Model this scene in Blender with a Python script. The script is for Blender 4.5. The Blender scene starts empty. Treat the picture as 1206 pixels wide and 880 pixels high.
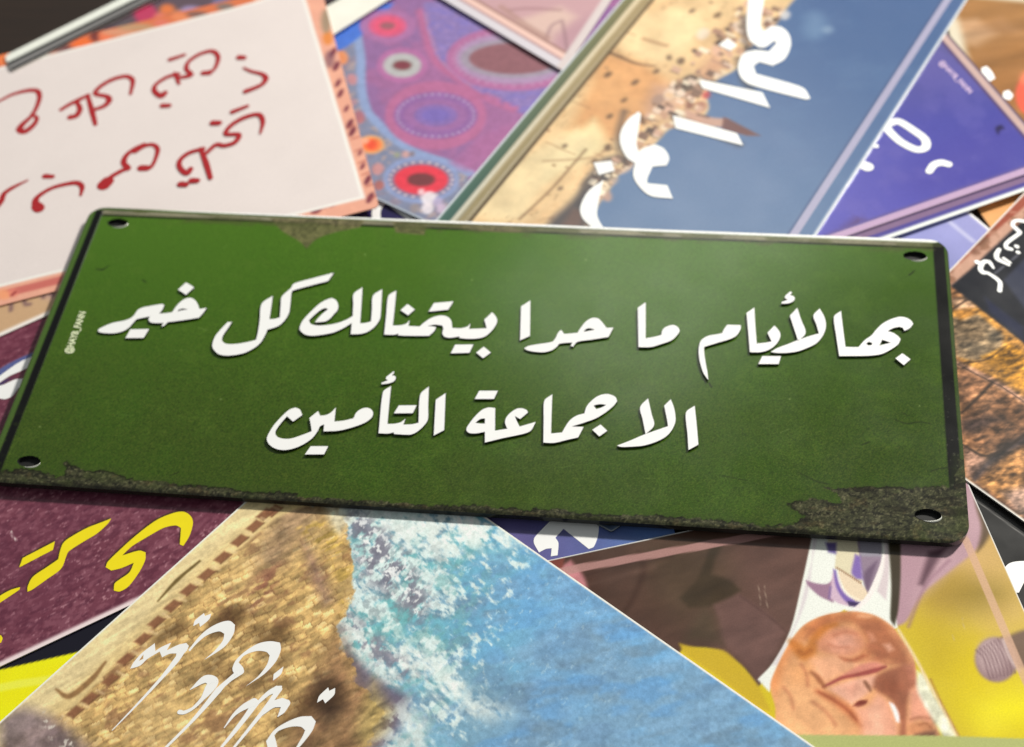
import bpy, bmesh, math, random
import numpy as np
from mathutils import Vector, Matrix

# ------------------------------------------------------------------ camera
PW, PH, F = 1206.0, 880.0, 1778.0
CX, CY = PW / 2, PH / 2
MM = 0.001
nrm = np.array([0.06887008, 0.61668202, 0.78419398])
def _n(v): return v / np.linalg.norm(v)
d1 = _n(np.array([-13831.988, -716.242, F])) * -1.0
d1 = _n(d1 - nrm * (d1 @ nrm))
nrm = _n(nrm)
ez = -nrm                       # world up, in lens coordinates (x right, y down, z forward)
ex = d1
ey = np.cross(ez, ex)           # away from the viewer
R3 = np.stack([ex, ey, ez])     # lens -> world
D = 300.0 / 0.7923210183812198  # mm, lens to the plane of the green sign (sign is 300 mm wide)
o_c = np.array([0.0, -10.0, F]); o_c = o_c * (D / (o_c @ nrm))
CAM = R3 @ (-o_c)               # lens position in world mm

def W(px, py, z=0.0):
    """world x,y (mm) of the point at height z (mm) that is seen at photo pixel px,py"""
    r = R3 @ np.array([px - CX, py - CY, F])
    t = (z - CAM[2]) / r[2]
    p = CAM + r * t
    return p[:2]
def WA(pts, z=0.0): return np.array([W(p[0], p[1], z) for p in pts])

sc = bpy.context.scene
COL = sc.collection
cam_d = bpy.data.cameras.new('camera'); cam = bpy.data.objects.new('camera', cam_d); COL.objects.link(cam)
rot = Matrix(((R3[0][0], -R3[0][1], -R3[0][2]), (R3[1][0], -R3[1][1], -R3[1][2]), (R3[2][0], -R3[2][1], -R3[2][2])))
m4 = rot.to_4x4(); m4.translation = Vector(CAM * MM)
cam.matrix_world = m4
cam_d.sensor_fit = 'HORIZONTAL'; cam_d.sensor_width = 36.0; cam_d.lens = 36.0 * F / PW
cam_d.clip_start = 0.02; cam_d.clip_end = 20.0
cam_d.dof.use_dof = True
fp = np.append(W(640, 690, 0), 0.0)
cam_d.dof.focus_distance = float(((fp - CAM) @ R3.T[:, 2]) if False else (R3.T @ (fp - CAM))[2]) * MM
cam_d.dof.aperture_fstop = 10.0
sc.camera = cam
sc.render.resolution_x, sc.render.resolution_y = 1024, 747

# ------------------------------------------------------------------ light
world = bpy.data.worlds.new('World'); sc.world = world; world.use_nodes = True
world.node_tree.nodes['Background'].inputs[0].default_value = (0.95, 1.0, 0.985, 1)
world.node_tree.nodes['Background'].inputs[1].default_value = 0.235
sc.view_settings.view_transform = 'Standard'; sc.view_settings.look = 'None'
sc.view_settings.exposure = 0.0; sc.view_settings.gamma = 1.0

def area(name, loc, target, sx, sy, power, color):
    l = bpy.data.lights.new(name, 'AREA'); l.shape = 'RECTANGLE'; l.size = sx; l.size_y = sy
    l.energy = power; l.color = color
    o = bpy.data.objects.new(name, l); COL.objects.link(o)
    o.location = loc
    o.rotation_euler = (Vector(target) - Vector(loc)).to_track_quat('-Z', 'Y').to_euler()
    return o
area('key_lamp', (0.84, 0.88, 1.0), (0, 0, 0), 0.13, 0.13, 33.5, (1.0, 0.965, 0.88))
panel = area('ceiling_panel', (0.025, 1.092, 1.10), (0.025, 1.092, 0), 0.30, 0.56, 1.8, (1.0, 0.97, 0.93))
panel.rotation_euler = (0, 0, math.radians(-33.5))

# ------------------------------------------------------------------ helpers
def lin(c):
    c = np.asarray(c, float) / 255.0
    return np.where(c <= 0.04045, c / 12.92, ((c + 0.055) / 1.055) ** 2.4)

def crom(pts, n=6, closed=True, sharp=48):
    """smooth outline through pts; turns sharper than `sharp` degrees stay corners"""
    P = np.array([p[:2] for p in pts], float); N = len(P)
    if N < 3: return P
    def ang(i):
        a = P[i] - P[i - 1]; b = P[(i + 1) % N] - P[i]
        la, lb = np.linalg.norm(a), np.linalg.norm(b)
        if la < 1e-9 or lb < 1e-9: return 180
        return math.degrees(math.acos(max(-1, min(1, float(a @ b) / la / lb))))
    cor = [ang(i) > sharp for i in range(N)]
    if not closed: cor[0] = cor[-1] = True
    out = []
    for i in range(N if closed else N - 1):
        p1, p2 = P[i], P[(i + 1) % N]
        p0 = p1 - (p2 - p1) if cor[i] else P[i - 1]
        p3 = p2 + (p2 - p1) if cor[(i + 1) % N] else P[(i + 2) % N]
        L = np.linalg.norm(p2 - p1)
        m1 = (p2 - p0) * .5; m2 = (p3 - p1) * .5
        for m in (m1, m2):
            l = np.linalg.norm(m)
            if l > L: m *= L / l
        if cor[i] and cor[(i + 1) % N]:
            out.append(p1); continue
        for k in range(n):
            t = k / n
            out.append((2*t**3 - 3*t**2 + 1)*p1 + (t**3 - 2*t**2 + t)*m1 + (-2*t**3 + 3*t**2)*p2 + (t**3 - t**2)*m2)
    if not closed: out.append(P[-1])
    return np.array(out)

def Z(x0, y0, s, pts): return [(x0 + p[0] / s, y0 + p[1] / s) + tuple(p[2:]) for p in pts]

def hash2(ix, iy, seed):
    h = np.sin(ix * 127.1 + iy * 311.7 + seed * 74.7) * 43758.5453
    return h - np.floor(h)
def vnoise(x, y, seed=0):
    ix, iy = np.floor(x), np.floor(y); fx, fy = x - ix, y - iy
    fx = fx * fx * (3 - 2 * fx); fy = fy * fy * (3 - 2 * fy)
    a, b = hash2(ix, iy, seed), hash2(ix + 1, iy, seed)
    c, d = hash2(ix, iy + 1, seed), hash2(ix + 1, iy + 1, seed)
    return (a * (1 - fx) + b * fx) * (1 - fy) + (c * (1 - fx) + d * fx) * fy
def fbm(x, y, seed=0, oct=4, gain=.55):
    s, a, t = 0, 1, 0
    for k in range(oct):
        s = s + a * vnoise(x * 2**k + 17.3 * k, y * 2**k - 9.1 * k, seed + k); t += a; a *= gain
    return s / t
def sstep(a, b, x):
    t = np.clip((x - a) / (b - a), 0, 1); return t * t * (3 - 2 * t)

class Paint:
    """ink laid on a plate: X,Y world mm of the grid points, U,V mm along the plate's own edges"""
    def __init__(s, X, Y, U, V, z, base):
        s.X, s.Y, s.U, s.V, s.z = X, Y, U, V, z
        s.c = np.tile(np.array(base, float), (len(X), 1))
    def mix(s, m, rgb, idx=None):
        m = np.asarray(m)[:, None]; rgb = np.asarray(rgb, float)
        if idx is None: s.c = s.c * (1 - m) + rgb * m
        else: s.c[idx] = s.c[idx] * (1 - m) + rgb * m
    def sdf(s, Q, pad):
        lo, hi = Q.min(0) - pad, Q.max(0) + pad
        idx = np.nonzero((s.X > lo[0]) & (s.X < hi[0]) & (s.Y > lo[1]) & (s.Y < hi[1]))[0]
        x, y = s.X[idx], s.Y[idx]
        d = np.full(len(idx), 1e9); ins = np.zeros(len(idx), bool)
        for i in range(len(Q)):
            a, b = Q[i - 1], Q[i]; e = b - a
            t = np.clip(((x - a[0]) * e[0] + (y - a[1]) * e[1]) / max(e @ e, 1e-12), 0, 1)
            d = np.minimum(d, (x - a[0] - t * e[0])**2 + (y - a[1] - t * e[1])**2)
            if a[1] != b[1]:
                cnd = ((a[1] > y) != (b[1] > y)) & (x < (b[0] - a[0]) * (y - a[1]) / (b[1] - a[1]) + a[0])
                ins ^= cnd
        d = np.sqrt(d)
        return idx, np.where(ins, -d, d)
    def poly(s, pts, rgb, soft=.4, al=1.0, smooth=True, tex=None, n=4):
        Q = WA(pts, s.z)
        if smooth: Q = crom(Q, n=n)
        idx, d = s.sdf(Q, soft + .5)
        m = 1 - sstep(-soft, soft, d)
        if tex is not None: m = m * tex[idx]
        s.mix(m * al, rgb, idx)
    def mask(s, pts, soft=.4, smooth=True):
        Q = WA(pts, s.z)
        if smooth: Q = crom(Q, n=4)
        idx, d = s.sdf(Q, soft + .5)
        m = np.zeros(len(s.X)); m[idx] = 1 - sstep(-soft, soft, d); return m
    def ell(s, cx, cy, rx, ry, rgb, soft=.4, al=1.0, rot=0, n=28):
        r = math.radians(rot); pts = []
        for k in range(n):
            a = 2 * math.pi * k / n; x, y = rx * math.cos(a), ry * math.sin(a)
            pts.append((cx + x * math.cos(r) - y * math.sin(r), cy + x * math.sin(r) + y * math.cos(r)))
        s.poly(pts, rgb, soft, al, smooth=False)
    def line(s, pts, w, rgb, soft=.3, al=1.0, smooth=True):
        """w: full width in mm, one number or one per point"""
        Q = WA(pts, s.z); ww = np.array(w if hasattr(w, '__len__') else [w] * len(pts), float)
        if smooth and len(Q) > 2:
            C = crom(Q, n=6, closed=False, sharp=100)
            ts = np.linspace(0, len(Q) - 1, len(C)); ww = np.interp(ts, range(len(Q)), ww); Q = C
        pad = ww.max() / 2 + soft
        lo, hi = Q.min(0) - pad, Q.max(0) + pad
        idx = np.nonzero((s.X > lo[0]) & (s.X < hi[0]) & (s.Y > lo[1]) & (s.Y < hi[1]))[0]
        x, y = s.X[idx], s.Y[idx]; d = np.full(len(idx), 1e9)
        for i in range(len(Q) - 1):
            a, b = Q[i], Q[i + 1]; e = b - a
            t = np.clip(((x - a[0]) * e[0] + (y - a[1]) * e[1]) / max(e @ e, 1e-12), 0, 1)
            d = np.minimum(d, np.hypot(x - a[0] - t * e[0], y - a[1] - t * e[1]) - (ww[i] * (1 - t) + ww[i + 1] * t) / 2)
        s.mix((1 - sstep(-soft, soft, d)) * al, rgb, idx)
    def grad(s, a, b):
        A, B = W(*a, s.z), W(*b, s.z); e = B - A
        return np.clip(((s.X - A[0]) * e[0] + (s.Y - A[1]) * e[1]) / (e @ e), 0, 1)
    def speck(s, f, seed, amp, sx=1.0, sy=1.0, rot=0, mask=None, oct=3):
        r = math.radians(rot); x = s.X * math.cos(r) + s.Y * math.sin(r); y = -s.X * math.sin(r) + s.Y * math.cos(r)
        v = (fbm(x / f / sx, y / f / sy, seed, oct) - .5) * 2 * amp
        if mask is not None: v = v * mask
        s.c = s.c * (1 + v[:, None])

# ------------------------------------------------------------------ materials
ILLUM = 0.92     # light on the pile relative to white = 1: ink colours are divided by it
def print_mat(name, rough=.38, grain=.10, gscale=2200.0, tint=(1, 1, 1), spec=.5, bump=.02, mottled=.0):
    m = bpy.data.materials.new(name); m.use_nodes = True
    nt = m.node_tree; b = nt.nodes['Principled BSDF']; N = nt.nodes.new; L = nt.links.new
    ca = N('ShaderNodeVertexColor'); ca.layer_name = 'ink'
    tc = N('ShaderNodeTexCoord')
    no = N('ShaderNodeTexNoise'); no.inputs['Scale'].default_value = gscale; no.inputs['Detail'].default_value = 1.5
    L(tc.outputs['Object'], no.inputs['Vector'])
    mr = N('ShaderNodeMapRange'); mr.inputs[1].default_value = .25; mr.inputs[2].default_value = .75
    mr.inputs[3].default_value = 1 - grain; mr.inputs[4].default_value = 1 + grain
    L(no.outputs['Fac'], mr.inputs[0])
    mx = N('ShaderNodeVectorMath'); mx.operation = 'SCALE'
    L(ca.outputs['Color'], mx.inputs[0]); L(mr.outputs[0], mx.inputs['Scale'])
    mt = N('ShaderNodeVectorMath'); mt.operation = 'MULTIPLY'; mt.inputs[1].default_value = tint
    L(mx.outputs[0], mt.inputs[0]); L(mt.outputs[0], b.inputs['Base Color'])
    n2 = N('ShaderNodeTexNoise'); n2.inputs['Scale'].default_value = 70; n2.inputs['Detail'].default_value = 3
    L(tc.outputs['Object'], n2.inputs['Vector'])
    r2 = N('ShaderNodeMapRange'); r2.inputs[3].default_value = rough - .07; r2.inputs[4].default_value = rough + .07
    L(n2.outputs['Fac'], r2.inputs[0]); L(r2.outputs[0], b.inputs['Roughness'])
    b.inputs['Specular IOR Level'].default_value = spec
    bp = N('ShaderNodeBump'); bp.inputs['Strength'].default_value = bump; bp.inputs['Distance'].default_value = .001
    L(n2.outputs['Fac'], bp.inputs['Height']); L(bp.outputs[0], b.inputs['Normal'])
    return m
def flat_mat(name, srgb, rough=.4, spec=.5, metal=0.0, var=.06):
    m = bpy.data.materials.new(name); m.use_nodes = True
    nt = m.node_tree; b = nt.nodes['Principled BSDF']
    c = np.clip(lin(srgb) / ILLUM, 0, .9)
    no = nt.nodes.new('ShaderNodeTexNoise'); no.inputs['Scale'].default_value = 300; no.inputs['Detail'].default_value = 4
    tc = nt.nodes.new('ShaderNodeTexCoord'); nt.links.new(tc.outputs['Object'], no.inputs['Vector'])
    cr = nt.nodes.new('ShaderNodeMix'); cr.data_type = 'RGBA'
    cr.inputs[6].default_value = (*(c * (1 - var)), 1); cr.inputs[7].default_value = (*np.clip(c * (1 + var), 0, .95), 1)
    nt.links.new(no.outputs['Fac'], cr.inputs[0]); nt.links.new(cr.outputs[2], b.inputs['Base Color'])
    b.inputs['Roughness'].default_value = rough; b.inputs['Specular IOR Level'].default_value = spec; b.inputs['Metallic'].default_value = metal
    return m

M_print = print_mat('printed_tin', .22, .07)
M_photo = print_mat('printed_photo', .22, .09)
M_green = print_mat('green_enamel', .20, .30, 3000.0, bump=.015, spec=.4)
M_white = flat_mat('white_ink', (252, 254, 244), .45, var=.02)
M_dark = flat_mat('dark_lacquer', (26, 26, 22), .4)
M_metal = flat_mat('bare_tin', (205, 205, 196), .3, metal=.4)

# ------------------------------------------------------------------ things
def link(o, parent=None):
    COL.objects.link(o)
    if parent is not None: o.parent = parent
    return o
def thing(name, label, cat, loc, group=None):
    o = bpy.data.objects.new(name, None); o.empty_display_size = .02; link(o)
    o.location = loc; o['label'] = label; o['category'] = cat
    if group: o['group'] = group
    return o

def lines1d(lo, hi, a, b, fine, coarse):
    a, b = max(lo, a), min(hi, b)
    if b - a < fine * 4: a, b = lo, min(hi, lo + fine * 4)
    parts = []
    if a - lo > 1e-6: parts.append(np.linspace(lo, a, max(2, int((a - lo) / coarse) + 2))[:-1])
    parts.append(np.linspace(a, b, max(3, int((b - a) / fine) + 1)))
    if hi - b > 1e-6: parts.append(np.linspace(b, hi, max(2, int((hi - b) / coarse) + 2))[1:])
    return np.concatenate(parts)

class Plate:
    def __init__(s, name, label, cat, A, B, C, LU, LV, z, base=(128, 128, 128), thick=.9, vis=None, fine=.55, r=2.0,
                 edge=(225, 225, 220), side=(200, 200, 195), edge_w=.45, group='tin signs heaped on the table', mat=None):
        """A: photo pixel of the corner, B and C: pixels on its two edges; LU, LV: edge lengths mm; z: height of the face mm"""
        s.z, s.thick, s.r, s.LU, s.LV = z, thick, r, LU, LV
        s.A = W(*A, z); s.eu = _n(W(*B, z) - s.A); s.ev = _n(W(*C, z) - s.A)
        cen = s.A + s.eu * LU / 2 + s.ev * LV / 2; s.cen = cen
        s.root = thing(name, label, cat, (cen[0] * MM, cen[1] * MM, (z - thick) * MM), group)
        M = np.linalg.inv(np.stack([s.eu, s.ev], 1)); s.M = M
        if vis:
            q = np.array([M @ (W(x, y, z) - s.A) for x, y in vis]); lo, hi = q.min(0) - 4, q.max(0) + 4
        else: lo, hi = np.array([0, 0]), np.array([LU, LV])
        u = lines1d(0, LU, lo[0], hi[0], fine, 12); v = lines1d(0, LV, lo[1], hi[1], fine, 12)
        s.nu, s.nv = len(u), len(v)
        UU, VV = np.meshgrid(u, v, indexing='ij'); U, V = UU.ravel().copy(), VV.ravel().copy()
        # rounded corners: grid points beyond the arc are pulled on to it
        for cu, su in ((r, -1), (LU - r, 1)):
            for cv, sv in ((r, -1), (LV - r, 1)):
                du, dv = U - cu, V - cv; d = np.hypot(du, dv)
                k = (du * su > 0) & (dv * sv > 0) & (d > r)
                U[k] = cu + du[k] / d[k] * r; V[k] = cv + dv[k] / d[k] * r
        s.H = np.zeros(len(U))
        X = s.A[0] + s.eu[0] * U + s.ev[0] * V; Y = s.A[1] + s.eu[1] * U + s.ev[1] * V
        s.P = Paint(X, Y, U, V, z, base)
        s.edge, s.side, s.edge_w, s.mat = edge, side, edge_w, mat or M_print
        s.holes = []
    def uv(s, px, py): return s.M @ (W(px, py, s.z) - s.A)
    def dist_edge(s):
        P = s.P; return np.minimum(np.minimum(P.U, s.LU - P.U), np.minimum(P.V, s.LV - P.V))
    def build(s, part='panel', side_fn=None):
        P = s.P
        if s.edge is not None:
            P.mix(1 - sstep(s.edge_w * .5, s.edge_w * 1.5, s.dist_edge()), s.edge)
        nu, nv = s.nu, s.nv
        top = np.stack([P.X - s.cen[0], P.Y - s.cen[1], s.thick + s.H], 1) * MM
        I = np.arange(nu * nv).reshape(nu, nv)
        q = np.stack([I[:-1, :-1], I[1:, :-1], I[1:, 1:], I[:-1, 1:]], -1).reshape(-1, 4)
        cr = s.eu[0] * s.ev[1] - s.eu[1] * s.ev[0]
        if cr < 0: q = q[:, ::-1]
        keep = np.ones(len(q), bool)
        for hx, hy, hr, hk in s.holes:
            d = np.hypot(P.X - hx, (P.Y - hy) / hk)
            k = np.abs(d - hr) < .24
            top[k, 0] = (hx - s.cen[0] + (P.X[k] - hx) / d[k] * hr) * MM; top[k, 1] = (hy - s.cen[1] + (P.Y[k] - hy) / d[k] * hr) * MM
            dd = np.where(k, hr, d); keep &= ~((dd[q] <= hr + 1e-6).all(1))
        q = q[keep]
        loop = np.concatenate([I[:, 0], I[-1, 1:], I[::-1, -1][1:], I[0, ::-1][1:-1]])
        if cr < 0: loop = loop[::-1]
        nl = len(loop); n0 = len(top)
        s1 = top[loop].copy(); s2 = s1.copy(); s2[:, 2] = 0
        verts = np.concatenate([top, s1, s2])
        k = np.arange(nl); k2 = (k + 1) % nl
        sq = np.stack([n0 + k2, n0 + k, n0 + nl + k, n0 + nl + k2], 1)
        col = np.clip(lin(np.clip(P.c, 0, 255)) / ILLUM, 0, .9)
        sc_ = np.tile(np.clip(lin(s.side) / ILLUM, 0, .9), (2 * nl, 1))
        cols = np.concatenate([col, sc_])
        quads = np.concatenate([q, sq])
        nq = len(quads)
        me = bpy.data.meshes.new(part)
        me.vertices.add(len(verts)); me.vertices.foreach_set('co', verts.ravel().astype(np.float32))
        bot = (n0 + nl + k)[::-1]
        me.loops.add(nq * 4 + nl); me.loops.foreach_set('vertex_index', np.concatenate([quads.ravel(), bot]).astype(np.int32))
        me.polygons.add(nq + 1)
        me.polygons.foreach_set('loop_start', (np.arange(nq + 1) * 4).astype(np.int32))
        me.update(calc_edges=True)
        at = me.color_attributes.new('ink', 'FLOAT_COLOR', 'POINT')
        at.data.foreach_set('color', np.concatenate([cols, np.ones((len(cols), 1))], 1).ravel().astype(np.float32))
        me.materials.append(s.mat)
        if s.H.any():
            me.polygons.foreach_set('use_smooth', np.concatenate([np.ones(len(q), bool), np.zeros(nl + 1, bool)]))
        me.validate()
        o = bpy.data.objects.new(part, me); link(o, s.root)
        return o
    # writing ------------------------------------------------------
    def shapes(s, name, shapes, mat, h=.12, lift=0.0, side_mat=None, smooth=True, label=None, dz=0.0):
        """filled outlines (photo pixels) laid on the plate as one mesh; each shape: outline or (outline, [holes])"""
        zt = s.z + lift + h
        bm = bmesh.new()
        for i, sh in enumerate(shapes):
            outs = [sh[0]] + list(sh[1]) if isinstance(sh, tuple) else [sh]
            cu = bpy.data.curves.new('outline', 'CURVE'); cu.dimensions = '2D'; cu.fill_mode = 'BOTH'; cu.extrude = h * MM / 2
            for pts in outs:
                Q = WA(pts, zt)
                if smooth: Q = crom(Q, n=6)
                sp = cu.splines.new('POLY'); sp.points.add(len(Q) - 1); sp.use_cyclic_u = True
                for p, qv in zip(sp.points, Q): p.co = ((qv[0] - s.cen[0]) * MM, (qv[1] - s.cen[1]) * MM, 0, 1)
            ob = bpy.data.objects.new('outline', cu)
            me = bpy.data.meshes.new_from_object(ob)
            off = (s.thick + lift + h / 2 + dz * i) * MM
            for v in me.vertices: v.co.z += off
            bm.from_mesh(me)
            bpy.data.meshes.remove(me); bpy.data.objects.remove(ob); bpy.data.curves.remove(cu)
        me = bpy.data.meshes.new(name); bm.normal_update()
        bm.to_mesh(me); bm.free(); me.materials.append(mat)
        if side_mat:
            me.materials.append(side_mat)
            for p in me.polygons:
                if abs(p.normal.z) < .5: p.material_index = 1
        o = bpy.data.objects.new(name, me); link(o, s.root)
        if label: o['label'] = label
        return o
    def ribbons(s, name, strokes, mat, scale=1.0, lift=.06, label=None):
        """strokes: list of (points, width px or list); a pen stroke as a thin raised film of ink"""
        verts, faces = [], []
        for si, (pts, w) in enumerate(strokes):
            Q = WA(pts, s.z); N = len(Q)
            ww = np.array(w if hasattr(w, '__len__') else [w] * N, float) * scale
            C = crom(Q, n=8, closed=False, sharp=115) if N > 2 else np.array([Q[0] + (Q[1] - Q[0]) * t for t in np.linspace(0, 1, 6)])
            seg = np.append(0, np.cumsum(np.linalg.norm(np.diff(Q, axis=0), axis=1)))
            sc2 = np.append(0, np.cumsum(np.linalg.norm(np.diff(C, axis=0), axis=1))); sc2 = sc2 / sc2[-1] * seg[-1]
            wc = np.interp(sc2, seg, ww)
            T = np.gradient(C, axis=0); T /= np.linalg.norm(T, axis=1)[:, None] + 1e-9
            Nn = np.stack([-T[:, 1], T[:, 0]], 1)
            b0 = len(verts); n = len(C)
            zz = s.thick + lift + si * .012 + np.linspace(0, .03, n)
            for i in range(n):
                for sg in (1, -1):
                    p = C[i] + Nn[i] * sg * wc[i] / 2
                    verts.append(((p[0] - s.cen[0]) * MM, (p[1] - s.cen[1]) * MM, zz[i] * MM))
            for i in range(n - 1):
                a = b0 + 2 * i; faces.append((a, a + 1, a + 3, a + 2))
            for e, sg in ((0, -1), (n - 1, 1)):       # round ends
                c0 = len(verts); ks = 9
                for k in range(ks):
                    a = math.pi * (k / (ks - 1) - .5)
                    d = T[e] * sg * math.cos(a) * wc[e] / 2 + Nn[e] * math.sin(a) * wc[e] / 2
                    p = C[e] + d; verts.append(((p[0] - s.cen[0]) * MM, (p[1] - s.cen[1]) * MM, zz[e] * MM + 2e-6 * (1 if sg > 0 else -1)))
                f = tuple(range(c0, c0 + ks)); faces.append(f if sg > 0 else f[::-1])
        me = bpy.data.meshes.new(name); me.from_pydata(verts, [], faces); me.update()
        bm = bmesh.new(); bm.from_mesh(me)
        for f in bm.faces:
            if f.normal.z < 0: f.normal_flip()
        bm.to_mesh(me); bm.free()
        me.materials.append(mat)
        o = bpy.data.objects.new(name, me); link(o, s.root)
        if label: o['label'] = label
        return o
    def text(s, name, body, p0, p1, height_px_pt, mat, lift=.06, mirror=False):
        """small lettering running from pixel p0 to p1, its cap height reaching pixel height_px_pt"""
        a, b, c = W(*p0, s.z), W(*p1, s.z), W(*height_px_pt, s.z)
        cu = bpy.data.curves.new('caption', 'FONT'); cu.body = body; cu.size = 1; cu.offset = .03
        ob = bpy.data.objects.new('caption', cu); me = bpy.data.meshes.new_from_object(ob)
        co = np.array([v.co for v in me.vertices]); lo, hi = co.min(0), co.max(0)
        ax = b - a; up = c - a
        for v in me.vertices:
            p = a + ax * (v.co.x - lo[0]) / (hi[0] - lo[0]) + up * (v.co.y - max(lo[1], -9)) / (hi[1] - lo[1])
            v.co = ((p[0] - s.cen[0]) * MM, (p[1] - s.cen[1]) * MM, (s.thick + lift) * MM)
        bm = bmesh.new(); bm.from_mesh(me); bm.normal_update()
        for f in bm.faces:
            if f.normal.z < 0: f.normal_flip()
        bm.to_mesh(me); bm.free()
        me.materials.clear(); me.materials.append(mat); me.name = name
        bpy.data.objects.remove(ob)
        o = bpy.data.objects.new(name, me); link(o, s.root)
        return o
# ------------------------------------------------------------------ table
def build_table():
    m = bpy.data.materials.new('dark_table_wood'); m.use_nodes = True; nt = m.node_tree; b = nt.nodes['Principled BSDF']
    tc = nt.nodes.new('ShaderNodeTexCoord'); mp = nt.nodes.new('ShaderNodeMapping'); mp.inputs['Scale'].default_value = (14, 110, 40)
    no = nt.nodes.new('ShaderNodeTexNoise'); no.inputs['Scale'].default_value = 2.2; no.inputs['Detail'].default_value = 6
    cr = nt.nodes.new('ShaderNodeValToRGB')
    cr.color_ramp.elements[0].color = (*(lin((28, 19, 13))), 1); cr.color_ramp.elements[1].color = (*(lin((48, 32, 22))), 1)
    nt.links.new(tc.outputs['Object'], mp.inputs[0]); nt.links.new(mp.outputs[0], no.inputs['Vector'])
    nt.links.new(no.outputs['Fac'], cr.inputs[0]); nt.links.new(cr.outputs[0], b.inputs['Base Color'])
    b.inputs['Roughness'].default_value = .6
    bm = bmesh.new(); bmesh.ops.create_cube(bm, size=1)
    for v in bm.verts: v.co = (v.co.x * 2.4, v.co.y * 1.8 + .25, (v.co.z - .5) * .03 - .0085)
    bmesh.ops.bevel(bm, geom=bm.edges[:], offset=.004, segments=2, affect='EDGES')
    me = bpy.data.meshes.new('table_top'); bm.to_mesh(me); bm.free(); me.materials.append(m)
    o = bpy.data.objects.new('table_top', me); link(o); o['kind'] = 'structure'
    o['label'] = 'dark brown table top under the heap of tin signs'; o['category'] = 'table'
build_table()

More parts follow.
